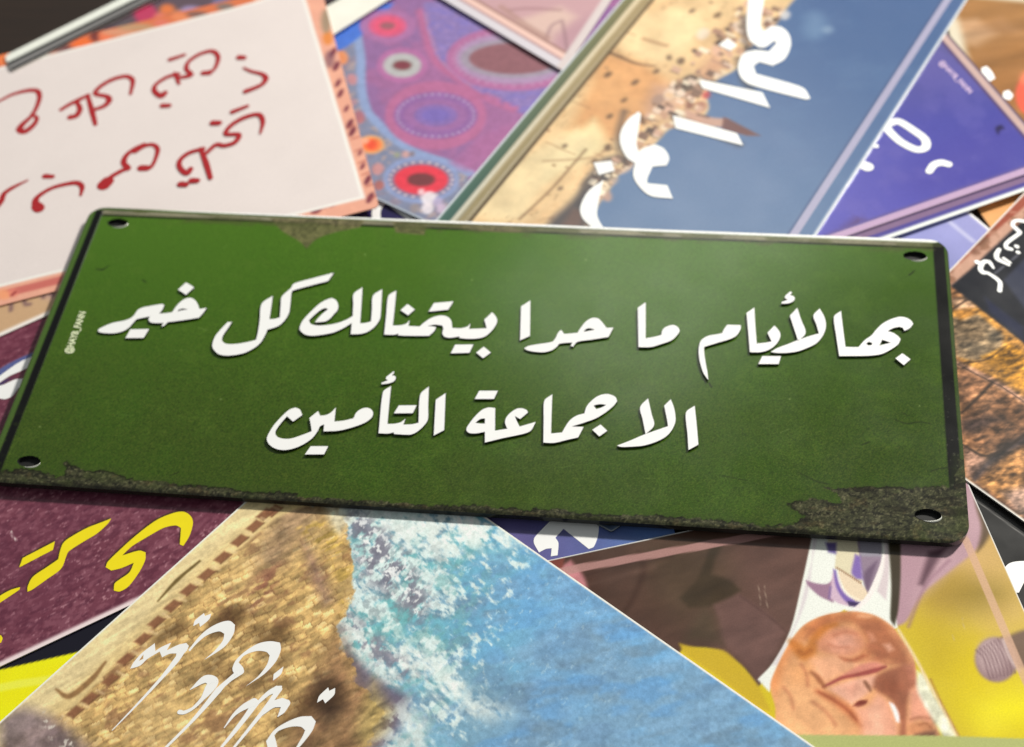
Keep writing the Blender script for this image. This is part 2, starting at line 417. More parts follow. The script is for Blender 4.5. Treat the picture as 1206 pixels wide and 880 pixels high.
# ------------------------------------------------------------------ the green sign on top of the heap
def build_green():
    TL, TR, BR, BL = (107.1, 243.5), (1115.5, 282.8), (1143, 640.2), (-22.2, 565.9)
    h = float(np.linalg.norm(W(*BL) - W(*TL)))
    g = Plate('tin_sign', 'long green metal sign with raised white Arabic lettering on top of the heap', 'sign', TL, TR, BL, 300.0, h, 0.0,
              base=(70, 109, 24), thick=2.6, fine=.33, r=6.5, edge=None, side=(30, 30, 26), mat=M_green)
    P = g.P; U, V = P.U, P.V; de = g.dist_edge()
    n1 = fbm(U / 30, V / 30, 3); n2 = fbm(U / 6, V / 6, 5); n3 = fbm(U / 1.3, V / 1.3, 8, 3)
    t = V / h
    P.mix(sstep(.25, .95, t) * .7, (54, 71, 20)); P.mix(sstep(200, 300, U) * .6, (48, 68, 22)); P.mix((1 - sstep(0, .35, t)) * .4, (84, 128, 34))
    P.mix(sstep(.5, .75, n1) * .25, (58, 104, 18)); P.mix(sstep(.55, .8, n2) * .25, (88, 120, 38))
    gr = sstep(.1, .8, t); rg = np.random.default_rng(4); r1 = rg.random(len(U)); r2 = fbm(U / .9, V / .9, 8, 2); P.mix(sstep(.55, 1, r1) * (.07 + .24 * gr) * (.6 + .8 * r2), (112, 116, 48)); P.mix(sstep(.45, 0, r1) * (.09 + .30 * gr), (30, 44, 12))
    P.c *= .91
    # printed black frame line, its outer strip and the pale grey far strip
    W1 = fbm(U / 9, V / 9, 21)
    lft = sstep(2.4, 2.8, U) * (1 - sstep(5.0, 5.5, U)); rgt = sstep(.9, 1.4, 300 - U) * (1 - sstep(4.6, 5.1, 300 - U))
    inn = sstep(1.2, 2.2, V)
    P.mix((1 - sstep(1.2, 1.7, V)) , (62, 84, 40))
    P.mix(sstep(1.3, 1.7, V) * (1 - sstep(3.2, 3.6, V)) * sstep(2.6, 4, U) * (1 - sstep(293, 298, U)), np.array([[132, 128, 106]]) * (0.75 + .4 * fbm(U / 14, V / 3, 33))[:, None])
    P.mix(sstep(3.2, 3.6, V) * (1 - sstep(4.0, 4.8, V)) * sstep(4, 5, U) * (1 - sstep(294, 297, U)), (30, 34, 16), None)
    fl = sstep(.40, .56, fbm(U / 2.2, V / 2.2, 40, 4)) * sstep(.45, .9, t)
    P.mix(lft * inn * (1 - .55 * fl * sstep(.7, .9, t)), (7, 7, 7)); P.mix(rgt * inn, (9, 9, 8))
    P.mix(rgt * sstep(.68, .78, fbm(U / 1.0, V / 1.0, 61, 3)) * .5 * sstep(.3, .8, t), (110, 108, 96))
    P.mix((1 - sstep(2.0, 2.4, U)) * .8, (70, 96, 44)); P.mix((1 - sstep(.5, .9, 300 - U)), (56, 70, 36))
    # scuffed patches along the far edge
    tx = sstep(.40, .52, fbm(U / 1.6, V / 1.6, 70, 4))
    for pts in ([(318, 257), (332, 272), (352, 284), (361, 293), (374, 281), (398, 273), (424, 268), (430, 258)],
                [(462, 259), (466, 274), (500, 277), (503, 262)], [(505, 262), (560, 272), (620, 274), (640, 268), (560, 262)]):
        m = P.mask(pts, .5); P.mix(m * .85, np.array([[98, 92, 64]]) * (.6 + .8 * fbm(U / 1.2, V / 1.2, 75, 3))[:, None])
    P.mix(sstep(.52, .66, fbm(U / 10, V / 2.5, 81)) * (1 - sstep(5.0, 7.5, V)) * .6, (74, 80, 44))
    # bare rusty grime along the near edge, wider at both corners
    line_px = [(-40, 552), (8, 556), (30, 553), (48, 558), (62, 561), (72, 562), (79, 558), (80, 548), (76, 546), (84, 551), (110, 555), (132, 556), (140, 563), (180, 567), (250, 574),
               (320, 581), (400, 588), (470, 593), (560, 596), (640, 602), (720, 606), (800, 610), (850, 613), (900, 618), (934, 617), (946, 608), (925, 592), (955, 588), (990, 592), (984, 580), (968, 574),
               (1010, 574), (1060, 575), (1100, 573), (1124, 577), (1128, 540), (1150, 540), (1180, 700), (-60, 640)]
    Q = crom(WA(line_px, 0), n=4, sharp=70)
    idx, d = P.sdf(Q, 4); dd = np.full(len(U), 9.0); dd[idx] = d
    dd = dd + (fbm(U / 1.4, V / 1.4, 90, 4) - .5) * 2.2 + (fbm(U / 7, V / 7, 91, 2) - .5) * 1.8
    gm = 1 - sstep(-.15, .25, dd)
    gcol = np.array([[56, 57, 38]]) * (.45 + 1.0 * fbm(U / .7, V / .7, 95, 3))[:, None]
    gcol = gcol * (1 - .5 * sstep(.5, .7, fbm(U / 1.7, V / .9, 97, 3)))[:, None]
    P.mix(gm, gcol)
    P.mix(gm * sstep(.60, .74, fbm(U / .7, V / .7, 101, 2)) * .4, (142, 136, 104))
    P.mix(gm * (.3 * (r1 - .5)).clip(0), (150, 146, 110)); P.mix(gm * sstep(.5, 0, r1) * .35, (26, 24, 16)); P.mix(gm * sstep(.58, .74, fbm(U / 9, V / 1.6, 103, 4)) * .6, (24, 21, 13)); P.mix(gm * sstep(.5, .75, fbm(U / 12, V / 6, 107)) * .35, (58, 72, 30)); P.mix(gm * sstep(.62, .72, fbm(U / 3, V / 2, 109)) * .22, (96, 72, 46))
    P.mix((1 - sstep(.0, .55, np.abs(dd - .1))) * sstep(.36, .5, fbm(U / 8, V / 8, 105)) * .9, (22, 22, 10))
    P.mix(sstep(.2, .5, dd) * (1 - sstep(.5, 3.2, dd)) * .35, (52, 66, 26))
    # scratches and nicks
    for pts, w in (([(1054, 494), (1068, 499), (1082, 497), (1096, 499)], .3), ([(1062, 486), (1070, 490)], .25), ([(113, 317), (121, 318), (128, 313)], [.3, .7, .2]),
                   ([(1071, 324), (1075, 321), (1078, 318)], [.6, .5, .2]), ([(940, 556), (960, 566), (975, 570)], .3), ([(1096, 555), (1112, 551), (1126, 552)], .3),
                   ([(1015, 524), (1024, 520)], .35), ([(835, 451), (838, 456)], .5), ([(850, 560), (880, 566)], .22), ([(200, 560), (210, 556)], .3), ([(168, 330), (172, 333)], .4)):
        P.line(pts, w, (26, 34, 12), .2, .85)
    rs = random.Random(7)
    for k in range(46):
        x, y = rs.uniform(60, 1110), rs.uniform(280, 590); a = rs.uniform(-.9, .5); L_ = rs.uniform(3, 22)
        P.line([(x, y), (x + L_ * math.cos(a), y + L_ * math.sin(a) * .6)], rs.uniform(.12, .22), rs.choice([(126, 144, 92), (40, 56, 22), (104, 128, 66)]), .2, rs.uniform(.15, .5))
    for x, y, r in ((690, 306, .3), (556, 330, .3), (930, 470, .3), (1083, 478, .25), (700, 515, .25), (260, 470, .3), (47, 503, .3), (430, 300, .25)):
        P.ell(x, y, r * 3, r * 2.2, (150, 165, 110), .25, .8)
    # light caught by the far lip, painted in as a white strip
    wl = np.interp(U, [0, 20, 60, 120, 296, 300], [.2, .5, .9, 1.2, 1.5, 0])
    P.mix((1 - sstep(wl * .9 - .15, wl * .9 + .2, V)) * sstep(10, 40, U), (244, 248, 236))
    # folded rim: the outermost millimetre falls away
    g.H -= .5 * (1 - sstep(0, .9, de)) ** 2 * np.where(U > 296, 0, np.where(V < 2, .35, 1))
    g.H += .45 * (fbm(U / 70, V / 55, 301, 2) - .5)
    g.H += .22 * (lft * inn) * (1 - sstep(h - 8, h - 4, V))
    holes = [(138.5, 262.5), (1077.5, 301.5), (34, 543.5), (1093, 606.5)]
    for hx, hy in holes:
        c = W(hx, hy, 0); g.holes.append((c[0], c[1], 3.8, .56))
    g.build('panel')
    M_hole = flat_mat('hole_shadow', (16, 15, 16), .7)
    for hx, hy in holes:                       # punched hole: a short dark well with a bright burr on the near side
        c = W(hx, hy, 0); bm = bmesh.new(); n = 40
        rings = []; HK = .56
        for r, z in ((3.8, -.02), (3.72, -.2), (3.7, -1.5)):
            rings.append([bm.verts.new(((c[0] - g.cen[0] + r * math.cos(2*math.pi*k/n)) * MM, (c[1] - g.cen[1] + HK * r * math.sin(2*math.pi*k/n)) * MM, (2.6 + z) * MM)) for k in range(n)])
        for a, b in zip(rings, rings[1:]):
            for k in range(n): bm.faces.new((a[k], a[(k+1) % n], b[(k+1) % n], b[k]))
        bm.faces.new(rings[-1])
        # burr: a tapering half-round ridge
        m = 22; sec = []
        for i in range(m):
            a = math.radians(-112 + 112 * i / (m - 1)); w = .42 * math.sin(math.pi * (i + .15) / (m - .7)) + .03
            sec.append([bm.verts.new(((c[0] - g.cen[0] + (3.86 + w * rr) * math.cos(a)) * MM, (c[1] - g.cen[1] + (3.86 * HK + w * rr) * math.sin(a)) * MM, (2.6 + w * zz) * MM))
                        for rr, zz in ((-.3, -.1), (-.1, .45), (.5, .55), (1.1, .02))])
        burr = []
        for a, b in zip(sec, sec[1:]):
            for k in range(3): burr.append(bm.faces.new((a[k], b[k], b[k+1], a[k+1])))
        for f in burr: f.material_index = 1
        me = bpy.data.meshes.new('mounting_hole'); bm.normal_update(); bm.to_mesh(me); bm.free(); me.materials.append(M_hole); me.materials.append(M_metal)
        link(bpy.data.objects.new('mounting_hole', me), g.root)

    A = lambda p: Z(110, 310, 8.614, p); B = lambda p: Z(245, 310, 6.891, p); C = lambda p: Z(340, 320, 8.614, p); Dd = lambda p: Z(460, 330, 8.614, p)
    E = lambda p: Z(600, 340, 8.614, p); Fz = lambda p: Z(740, 340, 7.336, p); G = lambda p: Z(860, 335, 8.614, p); H = lambda p: Z(960, 350, 8.614, p)
    line1 = [
      (A([(1150,455),(1075,465),(1060,420),(1030,375),(985,352),(930,362),(880,395),(835,445),(800,498),(730,508),(668,512),(700,470),(720,425),(690,415),(600,430),(500,450),(450,475),(415,525),(370,562),(300,585),(200,605),(120,635),(60,665),(42,685),(70,703),(150,712),(230,708),(300,690),(360,655),(400,610),(440,570),(500,555),(575,540),(560,572),(580,600),(640,608),(712,606),(690,638),(712,640),(755,598),(900,580),(1070,553),(1110,510)]),
        [A([(850,492),(870,470),(910,460),(960,470),(900,478)])]),
      A([(940,195),(1022,245),(940,322),(858,268)]), A([(375,672),(565,668),(510,758),(325,760)]),
      B([(1020,78),(975,145),(800,190),(690,222),(677,240),(668,330),(658,400),(625,460),(570,510),(482,540),(465,580),(430,640),(380,685),(290,730),(170,750),(90,740),(45,700),(35,660),(60,590),(110,530),(160,478),(195,478),(160,530),(120,590),(115,630),(150,655),(230,655),(330,638),(390,622),(405,560),(420,460),(435,330),(525,265),(510,380),(498,455),(540,452),(583,440),(590,340),(600,270),(670,205),(700,165),(860,120)]),
      C([(110,570),(140,500),(220,410),(320,320),(400,278),(440,268),(480,290),(502,340),(495,390),(460,430),(420,475),(370,505),(265,515),(300,470),(350,420),(400,383),(375,368),(330,385),(260,440),(205,495),(225,530),(290,546),(400,540),(500,520),(590,485),(650,450),(655,330),(660,225),(748,160),(740,300),(725,525),(780,520),(835,505),(845,380),(855,245),(948,178),(940,330),(930,460),(910,510),(860,570),(790,615),(720,632),(630,635),(640,520),(560,570),(460,615),(340,640),(230,650),(160,635),(120,600)]),
      Dd([(58,105),(-22,160),(-45,360),(-65,552),(30,555),(82,543),(75,560),(200,565),(390,565),(440,520),(462,475),(375,463),(450,452),(525,460),(535,490),(525,540),(545,575),(600,585),(698,572),(700,587),(780,595),(880,592),(960,570),(1020,520),(1065,460),(1082,410),(1065,365),(1030,325),(990,365),(950,400),(975,488),(880,492),(795,495),(812,440),(780,470),(710,488),(625,485),(618,420),(590,380),(540,360),(480,362),(410,385),(340,430),(295,470),(180,465),(195,405),(160,440),(100,458),(22,460),(40,300)]),
      Dd([(172,242),(245,297),(178,358),(100,305)]), Dd([(440,232),(637,215),(585,300),(385,320)]), Dd([(655,655),(840,652),(800,738),(610,742)]), Dd([(945,675),(1018,735),(938,792),(868,735)]),
      E([(212,120),(118,180),(108,525),(208,480)]),
      (E([(148,605),(200,580),(300,562),(430,540),(465,505),(495,445),(525,418),(555,460),(620,455),(690,448),(725,395),(780,330),(840,298),(900,303),(940,340),(985,398),(1055,395),(1005,490),(850,515),(690,540),(645,590),(620,580),(640,545),(510,558),(480,590),(430,625),(350,645),(250,640),(180,625)]),
        [E([(750,438),(780,408),(820,402),(868,418),(800,430)])]),
      Fz([(150,118),(82,165),(88,505),(190,505),(280,480),(370,448),(420,405),(443,365),(430,335),(395,315),(345,322),(300,350),(285,400),(230,415),(150,430)]),
      Fz([(855,312),(972,315),(970,350),(935,405),(880,435),(780,465),(655,503),(655,550),(670,650),(685,730),(690,790),(650,730),(620,640),(608,550),(615,480),(635,440),(690,408),(760,395),(810,385),(830,345)]),
      G([(245,235),(165,290),(180,450),(200,688),(300,688),(370,672),(430,640),(480,590),(508,530),(505,490),(480,450),(448,418),(378,490),(420,580),(350,592),(270,600),(255,420)]),
      G([(325,728),(515,728),(492,808),(285,808)]),
      G([(680,238),(605,318),(645,440),(690,575),(765,490),(720,360)]),
      G([(908,245),(845,315),(875,410),(900,498),(820,520),(700,560),(600,600),(480,645),(410,685),(470,695),(570,695),(680,680),(780,645),(870,600),(930,535),(965,460),(970,390),(950,320)]),
      G([(612,70),(560,115),(555,140),(585,155),(520,180),(520,195),(590,192),(640,170),(655,140),(640,118),(605,110),(628,85)]),
      (H([(262,140),(192,200),(215,400),(245,598),(450,597),(580,592),(680,575),(770,530),(840,480),(868,425),(840,395),(790,362),(735,345),(790,315),(850,302),(890,310),(905,342),(960,315),(995,270),(970,235),(920,208),(860,200),(780,220),(690,265),(620,330),(575,385),(500,440),(440,508),(308,505),(285,330)]),
        [H([(518,474),(535,457),(560,455),(582,470),(570,488),(540,490)]), H([(680,432),(770,462),(652,492)])]),
      H([(885,570),(968,630),(900,690),(815,622)]),
    ]
    I = lambda p: Z(305, 465, 8.614, p); J = lambda p: Z(400, 430, 8.614, p); K = lambda p: Z(540, 440, 8.614, p); L = lambda p: Z(620, 450, 8.614, p); Mz = lambda p: Z(700, 450, 8.614, p)
    line2 = [
      I([(440,205),(345,272),(285,218),(230,280),(185,340),(165,385),(185,425),(240,445),(320,445),(420,415),(535,370),(525,300),(512,235),(600,165),(620,212),(680,205),(730,180),(780,130),(765,272),(860,262),(960,238),(985,185),(1030,148),(1090,132),(1140,150),(1158,190),(1140,235),(1080,280),(980,320),(820,362),(655,372),(662,300),(620,320),(600,360),(550,430),(480,485),(380,535),(270,560),(180,550),(110,510),(80,455),(95,400),(150,310),(230,220),(310,150),(370,130),(415,150)]),
      I([(525,522),(702,522),(660,605),(465,605)]),
      J([(522,212),(440,275),(395,692),(490,695),(550,682),(552,700),(640,705),(720,705),(780,680),(850,620),(895,550),(898,400),(905,218),(818,300),(800,585),(740,600),(645,605),(668,545),(620,580),(560,595),(485,598),(500,430)]),
      J([(600,410),(782,408),(742,488),(550,490)]), J([(1075,285),(975,352),(955,715),(1060,660)]),
      J([(550,62),(475,120),(468,140),(490,155),(425,180),(425,195),(500,185),(550,165),(570,130),(560,110),(530,105),(552,80)]),
      (K([(372,350),(300,345),(230,375),(150,455),(85,545),(80,580),(110,603),(180,607),(268,590),(268,700),(450,655),(715,592),(785,490),(700,515),(620,538),(595,490),(570,430),(625,462),(705,395),(690,370),(640,352),(590,358),(530,395),(485,445),(472,500),(495,560),(370,580)]),
        [K([(268,455),(220,462),(170,500),(220,507),(268,508)])]),
      K([(210,175),(398,175),(360,258),(165,258)]),
      (L([(262,125),(182,190),(175,400),(172,615),(280,617),(420,585),(525,562),(580,455),(455,452),(560,420),(700,370),(800,310),(880,245),(920,195),(905,155),(860,130),(800,122),(730,140),(660,190),(610,250),(588,318),(500,345),(430,400),(360,512),(250,522),(255,330)]),
        [L([(680,238),(740,225),(810,230),(770,255),(710,275)])]),
      L([(752,430),(820,495),(740,552),(668,485)]),
      Mz([(545,165),(465,255),(490,380),(520,530),(605,440),(580,320)]),
      Mz([(775,175),(708,240),(735,370),(748,448),(640,485),(500,535),(360,595),(230,645),(270,658),(400,655),(520,640),(640,600),(730,550),(790,480),(822,400),(820,320),(805,250)]),
      Mz([(1018,240),(930,310),(945,530),(955,690),(1055,635),(1040,450)]),
    ]
    M_side = flat_mat('letter_side', (22, 26, 14), .6)
    g.shapes('lettering', line1, M_white, h=.85, side_mat=M_side, label='upper line of raised white Arabic letters')
    g.shapes('lettering', line2, M_white, h=.85, side_mat=M_side, label='lower line of raised white Arabic letters')
    g.text('caption', '@HAYB_FANN', (86.5, 417.5), (104.0, 368.5), (75.5, 416.5), flat_mat('pale_caption', (222, 230, 190), .5), lift=.32)
build_green()
# ------------------------------------------------------------------ poster of the sea wall (bottom centre)
def build_sea():
    s = Plate('tin_sign', 'photo sign of a stone sea wall and blue waves with white calligraphy, lower middle', 'sign', (401.6, 490), (0, 850), (960, 880), 260, 330, -3.20,
              base=(112, 160, 205), thick=0.60, vis=[(0, 870), (290, 580), (570, 590), (990, 890), (0, 900), (300, 900)], fine=.33, edge=(244, 236, 226), side=(220, 215, 205), edge_w=.5, mat=M_photo)
    P = s.P; U, V = P.U, P.V
    n = lambda f, sd, o=4, ax=1.0: fbm(U / f, V / f / ax, sd, o)
    # water
    P.c[:] = (116, 166, 208)
    P.mix(P.grad((430, 700), (640, 740)) * 0 + (1 - P.grad((480, 690), (660, 720))) * .95, (112, 180, 184))
    WX, WY = P.X * .95 + P.Y * .3, P.Y * .95 - P.X * .3; w = lambda f, sd, o=4, ax=.5: fbm(WX / f, WY / f / ax, sd, o)
    P.mix(sstep(.45, .65, w(26, 1)) * .55, (126, 154, 178)); P.mix(sstep(.48, .64, w(14, 2, 3)) * .5 * P.grad((470, 690), (640, 720)), (98, 154, 210))
    P.mix(sstep(.54, .68, w(17, 7)) * .6, (112, 138, 160)); P.mix(sstep(.58, .72, w(7, 3, 2)) * .3, (140, 180, 216)); P.mix(sstep(.56, .7, w(9, 6, 3)) * .3, (96, 128, 164))
    P.mix(sstep(.70, .80, n(2.2, 9, 4, .6)) * .5 * (1 - P.grad((560, 700), (900, 800))), (196, 222, 232))
    # foam, thick by the rocks and thinning out to the right
    far = P.grad((425, 690), (610, 735)); w1 = n(22, 11, 3)
    dX, dY = P.X * .77 - P.Y * .64, P.X * .64 + P.Y * .77; fo = fbm(dX / 9, dY / 4, 13, 5) * .52 + fbm(dX / 2.1, dY / 1.2, 15, 4) * .48
    thr = .345 + .26 * np.clip(far + (w1 - .5) * .7, 0, 1.2)
    P.mix(sstep(thr - .03, thr + .13, fo) * (1 - sstep(.9, 1.0, far) ) * .9, (220, 234, 232))
    P.mix(sstep(.52, .64, n(5, 17, 4, .6)) * (1 - sstep(.55, .95, far)) * .55, (110, 168, 172))
    P.mix(sstep(.58, .68, n(2.6, 18, 4)) * (1 - sstep(.3, .7, far)) * .5, (128, 142, 150))
    for pts, a in (([(395, 590), (570, 606), (600, 640), (520, 650), (440, 625), (390, 605)], .75), ([(520, 600), (570, 606), (612, 640), (560, 640)], .6), ([(440, 735), (500, 770), (560, 815), (600, 840), (570, 848), (500, 812), (450, 775)], .75), ([(480, 820), (505, 850), (520, 885), (490, 885), (470, 850)], .6)):
        P.mix(P.mask(pts, 4) * a * sstep(.34, .52, fo), (232, 240, 236))
    # wet rocks under the foam
    rk = P.mask([(405, 598), (440, 612), (480, 660), (505, 700), (495, 735), (455, 700), (430, 680), (412, 640)], 4)
    P.mix(rk * sstep(.38, .56, n(3.2, 21, 4, .5)) * .9, (120, 118, 134)); P.mix(rk * sstep(.60, .70, n(1.6, 23, 3)) * .9, (232, 234, 236))
    rk2 = P.mask([(398, 690), (415, 720), (470, 770), (500, 800), (480, 800), (430, 775), (400, 745)], 3)
    P.mix(rk2 * sstep(.42, .58, n(2.6, 25, 4)) * .8, (132, 126, 142)); P.mix(rk2 * sstep(.55, .68, n(2.2, 27, 4)) * .8, (226, 232, 230))
    P.poly([(396, 772), (408, 764), (440, 795), (482, 822), (478, 838), (462, 868), (440, 885), (400, 885)], (104, 92, 112), 2.0, .9)
    P.mix(P.mask([(440, 835), (485, 822), (500, 885), (440, 885)], 3) * sstep(.45, .6, n(3, 29, 4)) * .8, (206, 214, 214))
    # the wall of small blocks
    wall = [(290, 588), (398, 596), (408, 625), (418, 672), (414, 710), (398, 745), (412, 775), (420, 800), (452, 838), (440, 865), (420, 900), (0, 900), (0, 850)]
    Q = crom(WA(wall, s.z), n=4); idx, dw = P.sdf(Q, 6); dwf = np.full(len(U), 9.0); dwf[idx] = dw; wm = 1 - sstep(-.5, .5, dwf + (fbm(U / 2.2, V / 2.2, 30, 4) - .5) * 4.5)
    WXx, WYy = P.X * .80 + P.Y * .60, -P.X * .60 + P.Y * .80          # courses climb to the right
    jx, jy = (fbm(P.X / 5, P.Y / 5, 31) - .5) * 2.4, (fbm(P.X / 5, P.Y / 5, 32) - .5) * 1.8
    bw, bh = 3.3, 1.9
    row = np.floor((WYy + jy) / bh); cu = (WXx + jx) / bw + hash2(row, row * 0, 5); cell = np.floor(cu)
    blk = hash2(cell, row, 7); fv = (WYy + jy) / bh - row; fu = cu - cell
    base = np.array([[222, 184, 120]]) * (.80 + .24 * blk)[:, None]
    mort = np.maximum(1 - sstep(.0, .30, fv), (1 - sstep(0, .20, fu))) * (.25 + .75 * hash2(cell, row, 12)) * sstep(.2, .5, fbm(P.X / 5, P.Y / 5, 34))
    base = base * (1 - mort[:, None] * .62) + np.array([[120, 84, 54]]) * mort[:, None] * .62
    lit = (blk > .72) * (1 - np.maximum(1 - sstep(.2, .5, fv), 1 - sstep(.2, .4, fu))); base = base * (1 - lit[:, None] * .5) + np.array([[240, 212, 156]]) * lit[:, None] * .5
    base = base * (.66 + .66 * fbm(WXx / 3, WYy / 1.0, 35, 4))[:, None] * (.82 + .36 * fbm(WXx / 9, WYy / 2.6, 38, 3))[:, None]
    P.mix(wm, base)
    P.mix(wm * sstep(.5, .66, fbm(P.X / 12, P.Y / 12, 37)) * .30, (236, 204, 146)); P.mix(wm * sstep(.54, .66, fbm(P.X / 8, P.Y / 8, 39)) * sstep(.4, .6, fbm(WXx / 4, WYy / 1.4, 36, 3)) * .6, (140, 100, 72))
    # shady grey-brown area at the top, ochre rim by the water
    tx = .45 + 1.1 * fbm(WXx / 4.5, WYy / 1.3, 41, 4)
    P.mix(P.mask([(330, 590), (392, 594), (372, 612), (352, 640), (330, 668), (312, 672), (300, 660), (312, 630)], 5) * .72, np.array([[142, 116, 94]]) * tx[:, None])
    P.mix(P.mask([(356, 638), (366, 648), (384, 684), (392, 708), (382, 714), (366, 680)], 2.5) * .7, np.array([[138, 108, 98]]) * tx[:, None])
    P.mix(P.mask([(350, 622), (378, 612), (398, 628), (414, 668), (410, 706), (400, 725), (398, 690), (384, 656), (366, 636)], 1.5) * (.2 + .7 * (blk > .4)) * sstep(.35, .55, fbm(WXx / 3, WYy / 1.2, 47, 3)), np.array([[190, 158, 84]]) * tx[:, None])
    P.mix(P.mask([(380, 590), (402, 596), (412, 612), (400, 630), (390, 618)], 2) * .75, np.array([[226, 222, 198]]) * (.6 + .7 * fbm(U / 2, V / 2, 44, 3))[:, None])
    P.mix(P.mask([(310, 672), (330, 665), (318, 700), (296, 720), (290, 700)], 4) * sstep(.4, .6, fbm(WXx / 3, WYy / 1.4, 46, 3)) * .8, (128, 78, 66))
    P.mix(P.mask([(398, 742), (412, 775), (420, 800), (452, 838), (440, 865), (420, 900), (330, 900), (345, 850), (372, 800), (385, 765)], 5) * .8, np.array([[128, 96, 70]]) * tx[:, None])
    P.mix(P.mask([(440, 800), (462, 838), (452, 862), (430, 880), (418, 860)], 3) * .65, np.array([[186, 166, 104]]) * tx[:, None])
    P.mix(P.mask([(374, 800), (398, 806), (404, 836), (384, 850), (370, 830)], 4) * .75, (36, 26, 22))
    # printed dark glow round the calligraphy
    for x, y, rx, ry, a in ((268, 732, 26, 13, .8), (322, 752, 24, 12, .72), (196, 748, 24, 6, .7), (212, 744, 10, 5, .6), (244, 792, 26, 7, .5), (272, 794, 12, 7, .75), (304, 802, 18, 8, .55), (352, 838, 34, 13, .6), (390, 818, 18, 16, .55), (338, 806, 10, 9, .45), (300, 740, 10, 14, .4), (330, 776, 12, 14, .35)):
        P.ell(x, y, rx, ry, (66, 44, 26), 2.6, a * .85, rot=-40)
    # pale walkway along the edge with its row of battlements
    P.poly([(290, 588), (372, 594), (352, 598), (322, 612), (290, 640), (240, 684), (186, 732), (128, 790), (88, 832), (30, 860), (0, 880), (-40, 900), (-40, 850)], (222, 196, 140), .8, .95, smooth=False)
    P.mix(P.mask([(290, 588), (330, 592), (300, 612), (230, 672), (120, 780), (0, 880), (-40, 860)], 3) * .6, (232, 214, 168))
    P.speck(2.2, 43, .16, 4, .6, 41, P.mask([(290, 588), (372, 594), (322, 612), (240, 684), (128, 790), (0, 880), (-40, 850)], .6))
    for bx, by in ((322, 601), (312, 605), (300, 619), (282, 636), (262, 656), (243, 676), (222, 694), (203, 713), (184, 732), (168, 752), (148, 776), (130, 800), (106, 822), (88, 838)):
        P.poly([(bx - 11, by + 4), (bx + 2, by - 7), (bx + 11, by - 3), (bx - 2, by + 8)], (134, 88, 62), .5, .92, smooth=False)
        P.line([(bx - 2, by + 8), (bx + 11, by - 3)], .4, (96, 60, 40), .4, .7)
        P.line([(bx + 8, by - 9), (bx + 16, by - 5)], .8, (236, 206, 160), .4, .5)
    P.line([(186, 708), (208, 684), (235, 661)], [.5, 1.3, .8], (112, 92, 52), .4); P.line([(66, 812), (82, 820), (108, 800), (124, 780)], [.6, 1.8, 1.8, .8], (148, 112, 72), .5)
    P.mix(P.mask([(0, 846), (30, 834), (70, 850), (110, 885), (0, 900)], 3) * .85, np.array([[120, 104, 112]]) * (.55 + .9 * n(4, 47, 4))[:, None])
    P.mix(P.mask([(40, 836), (80, 850), (100, 885), (70, 885)], 2) * sstep(.5, .6, n(2.5, 49, 4)) * .8, (222, 214, 204))
    P.speck(1.1, 51, .10, oct=3)
    # thin dark line outside the pale edge on the left
    s.build()
    z = lambda p: Z(130, 700, 4.307, p)
    s.shapes('lettering', [
        (z([(225,248),(160,298),(118,345),(100,378),(150,362),(185,330),(250,290),(262,320),(300,302),(335,300),(330,330),(345,325),(385,288),(398,262),(385,247),(345,256),(285,285),(308,245),(258,268),(228,288)]), [z([(143,338),(168,304),(166,328)])]),
        z([(396,282),(450,215),(500,172),(560,142),(605,135),(632,155),(625,200),(585,260),(530,300),(475,333),(530,285),(570,235),(578,200),(550,188),(490,208),(440,248),(402,290)]),
        z([(512,98),(480,110),(475,95),(430,132),(420,162),(450,145),(455,166),(500,128)]),
        z([(620,370),(640,330),(690,285),(750,250),(810,238),(860,245),(865,280),(840,340),(780,405),(685,468),(750,415),(795,355),(808,310),(790,292),(740,288),(680,310),(650,345),(675,375),(670,400),(640,412),(622,392)]),
        z([(878,366),(865,405),(825,438),(828,405)]),
        z([(790,745),(830,690),(890,650),(960,622),(1020,618),(1042,645),(1025,690),(985,745),(945,790),(935,788),(975,720),(988,690),(965,672),(915,672),(855,692),(832,715),(840,745),(850,790),(800,790)]),
        z([(1140,475),(1110,490),(1105,472),(1060,515),(1048,550),(1078,532),(1090,553),(1135,510)]),
    ], M_white, h=.05)
    zz = lambda p, w: (z(p), [x / 4.307 / 3.7 for x in w])
    s.ribbons('lettering', [
        zz([(10,690),(150,545),(260,425),(335,335),(372,280)], [4,11,16,28,26]),
        zz([(660,392),(610,435),(560,478)], [34,14,16]),
        zz([(352,598),(375,600),(420,578),(468,530),(500,485),(520,445),(480,432),(405,485)], [22,18,14,20,44,52,38,3]),
        zz([(270,790),(400,660),(480,570),(548,488),(600,435),(640,400)], [12,14,22,30,16,16]),
        zz([(578,678),(630,610),(680,572),(728,548)], [4,16,30,38]), zz([(738,552),(690,620),(620,710),(545,800)], [32,24,18,10]),
        zz([(735,565),(800,505),(850,480),(866,470)], [14,22,34,10]), zz([(858,482),(810,550),(740,640),(610,800)], [26,22,18,10]),
        zz([(770,610),(825,562),(875,550),(900,545)], [12,32,46,16]), zz([(893,555),(872,595),(850,622)], [36,26,4]),
    ], M_white, 1.0, lift=.08)
build_sea()

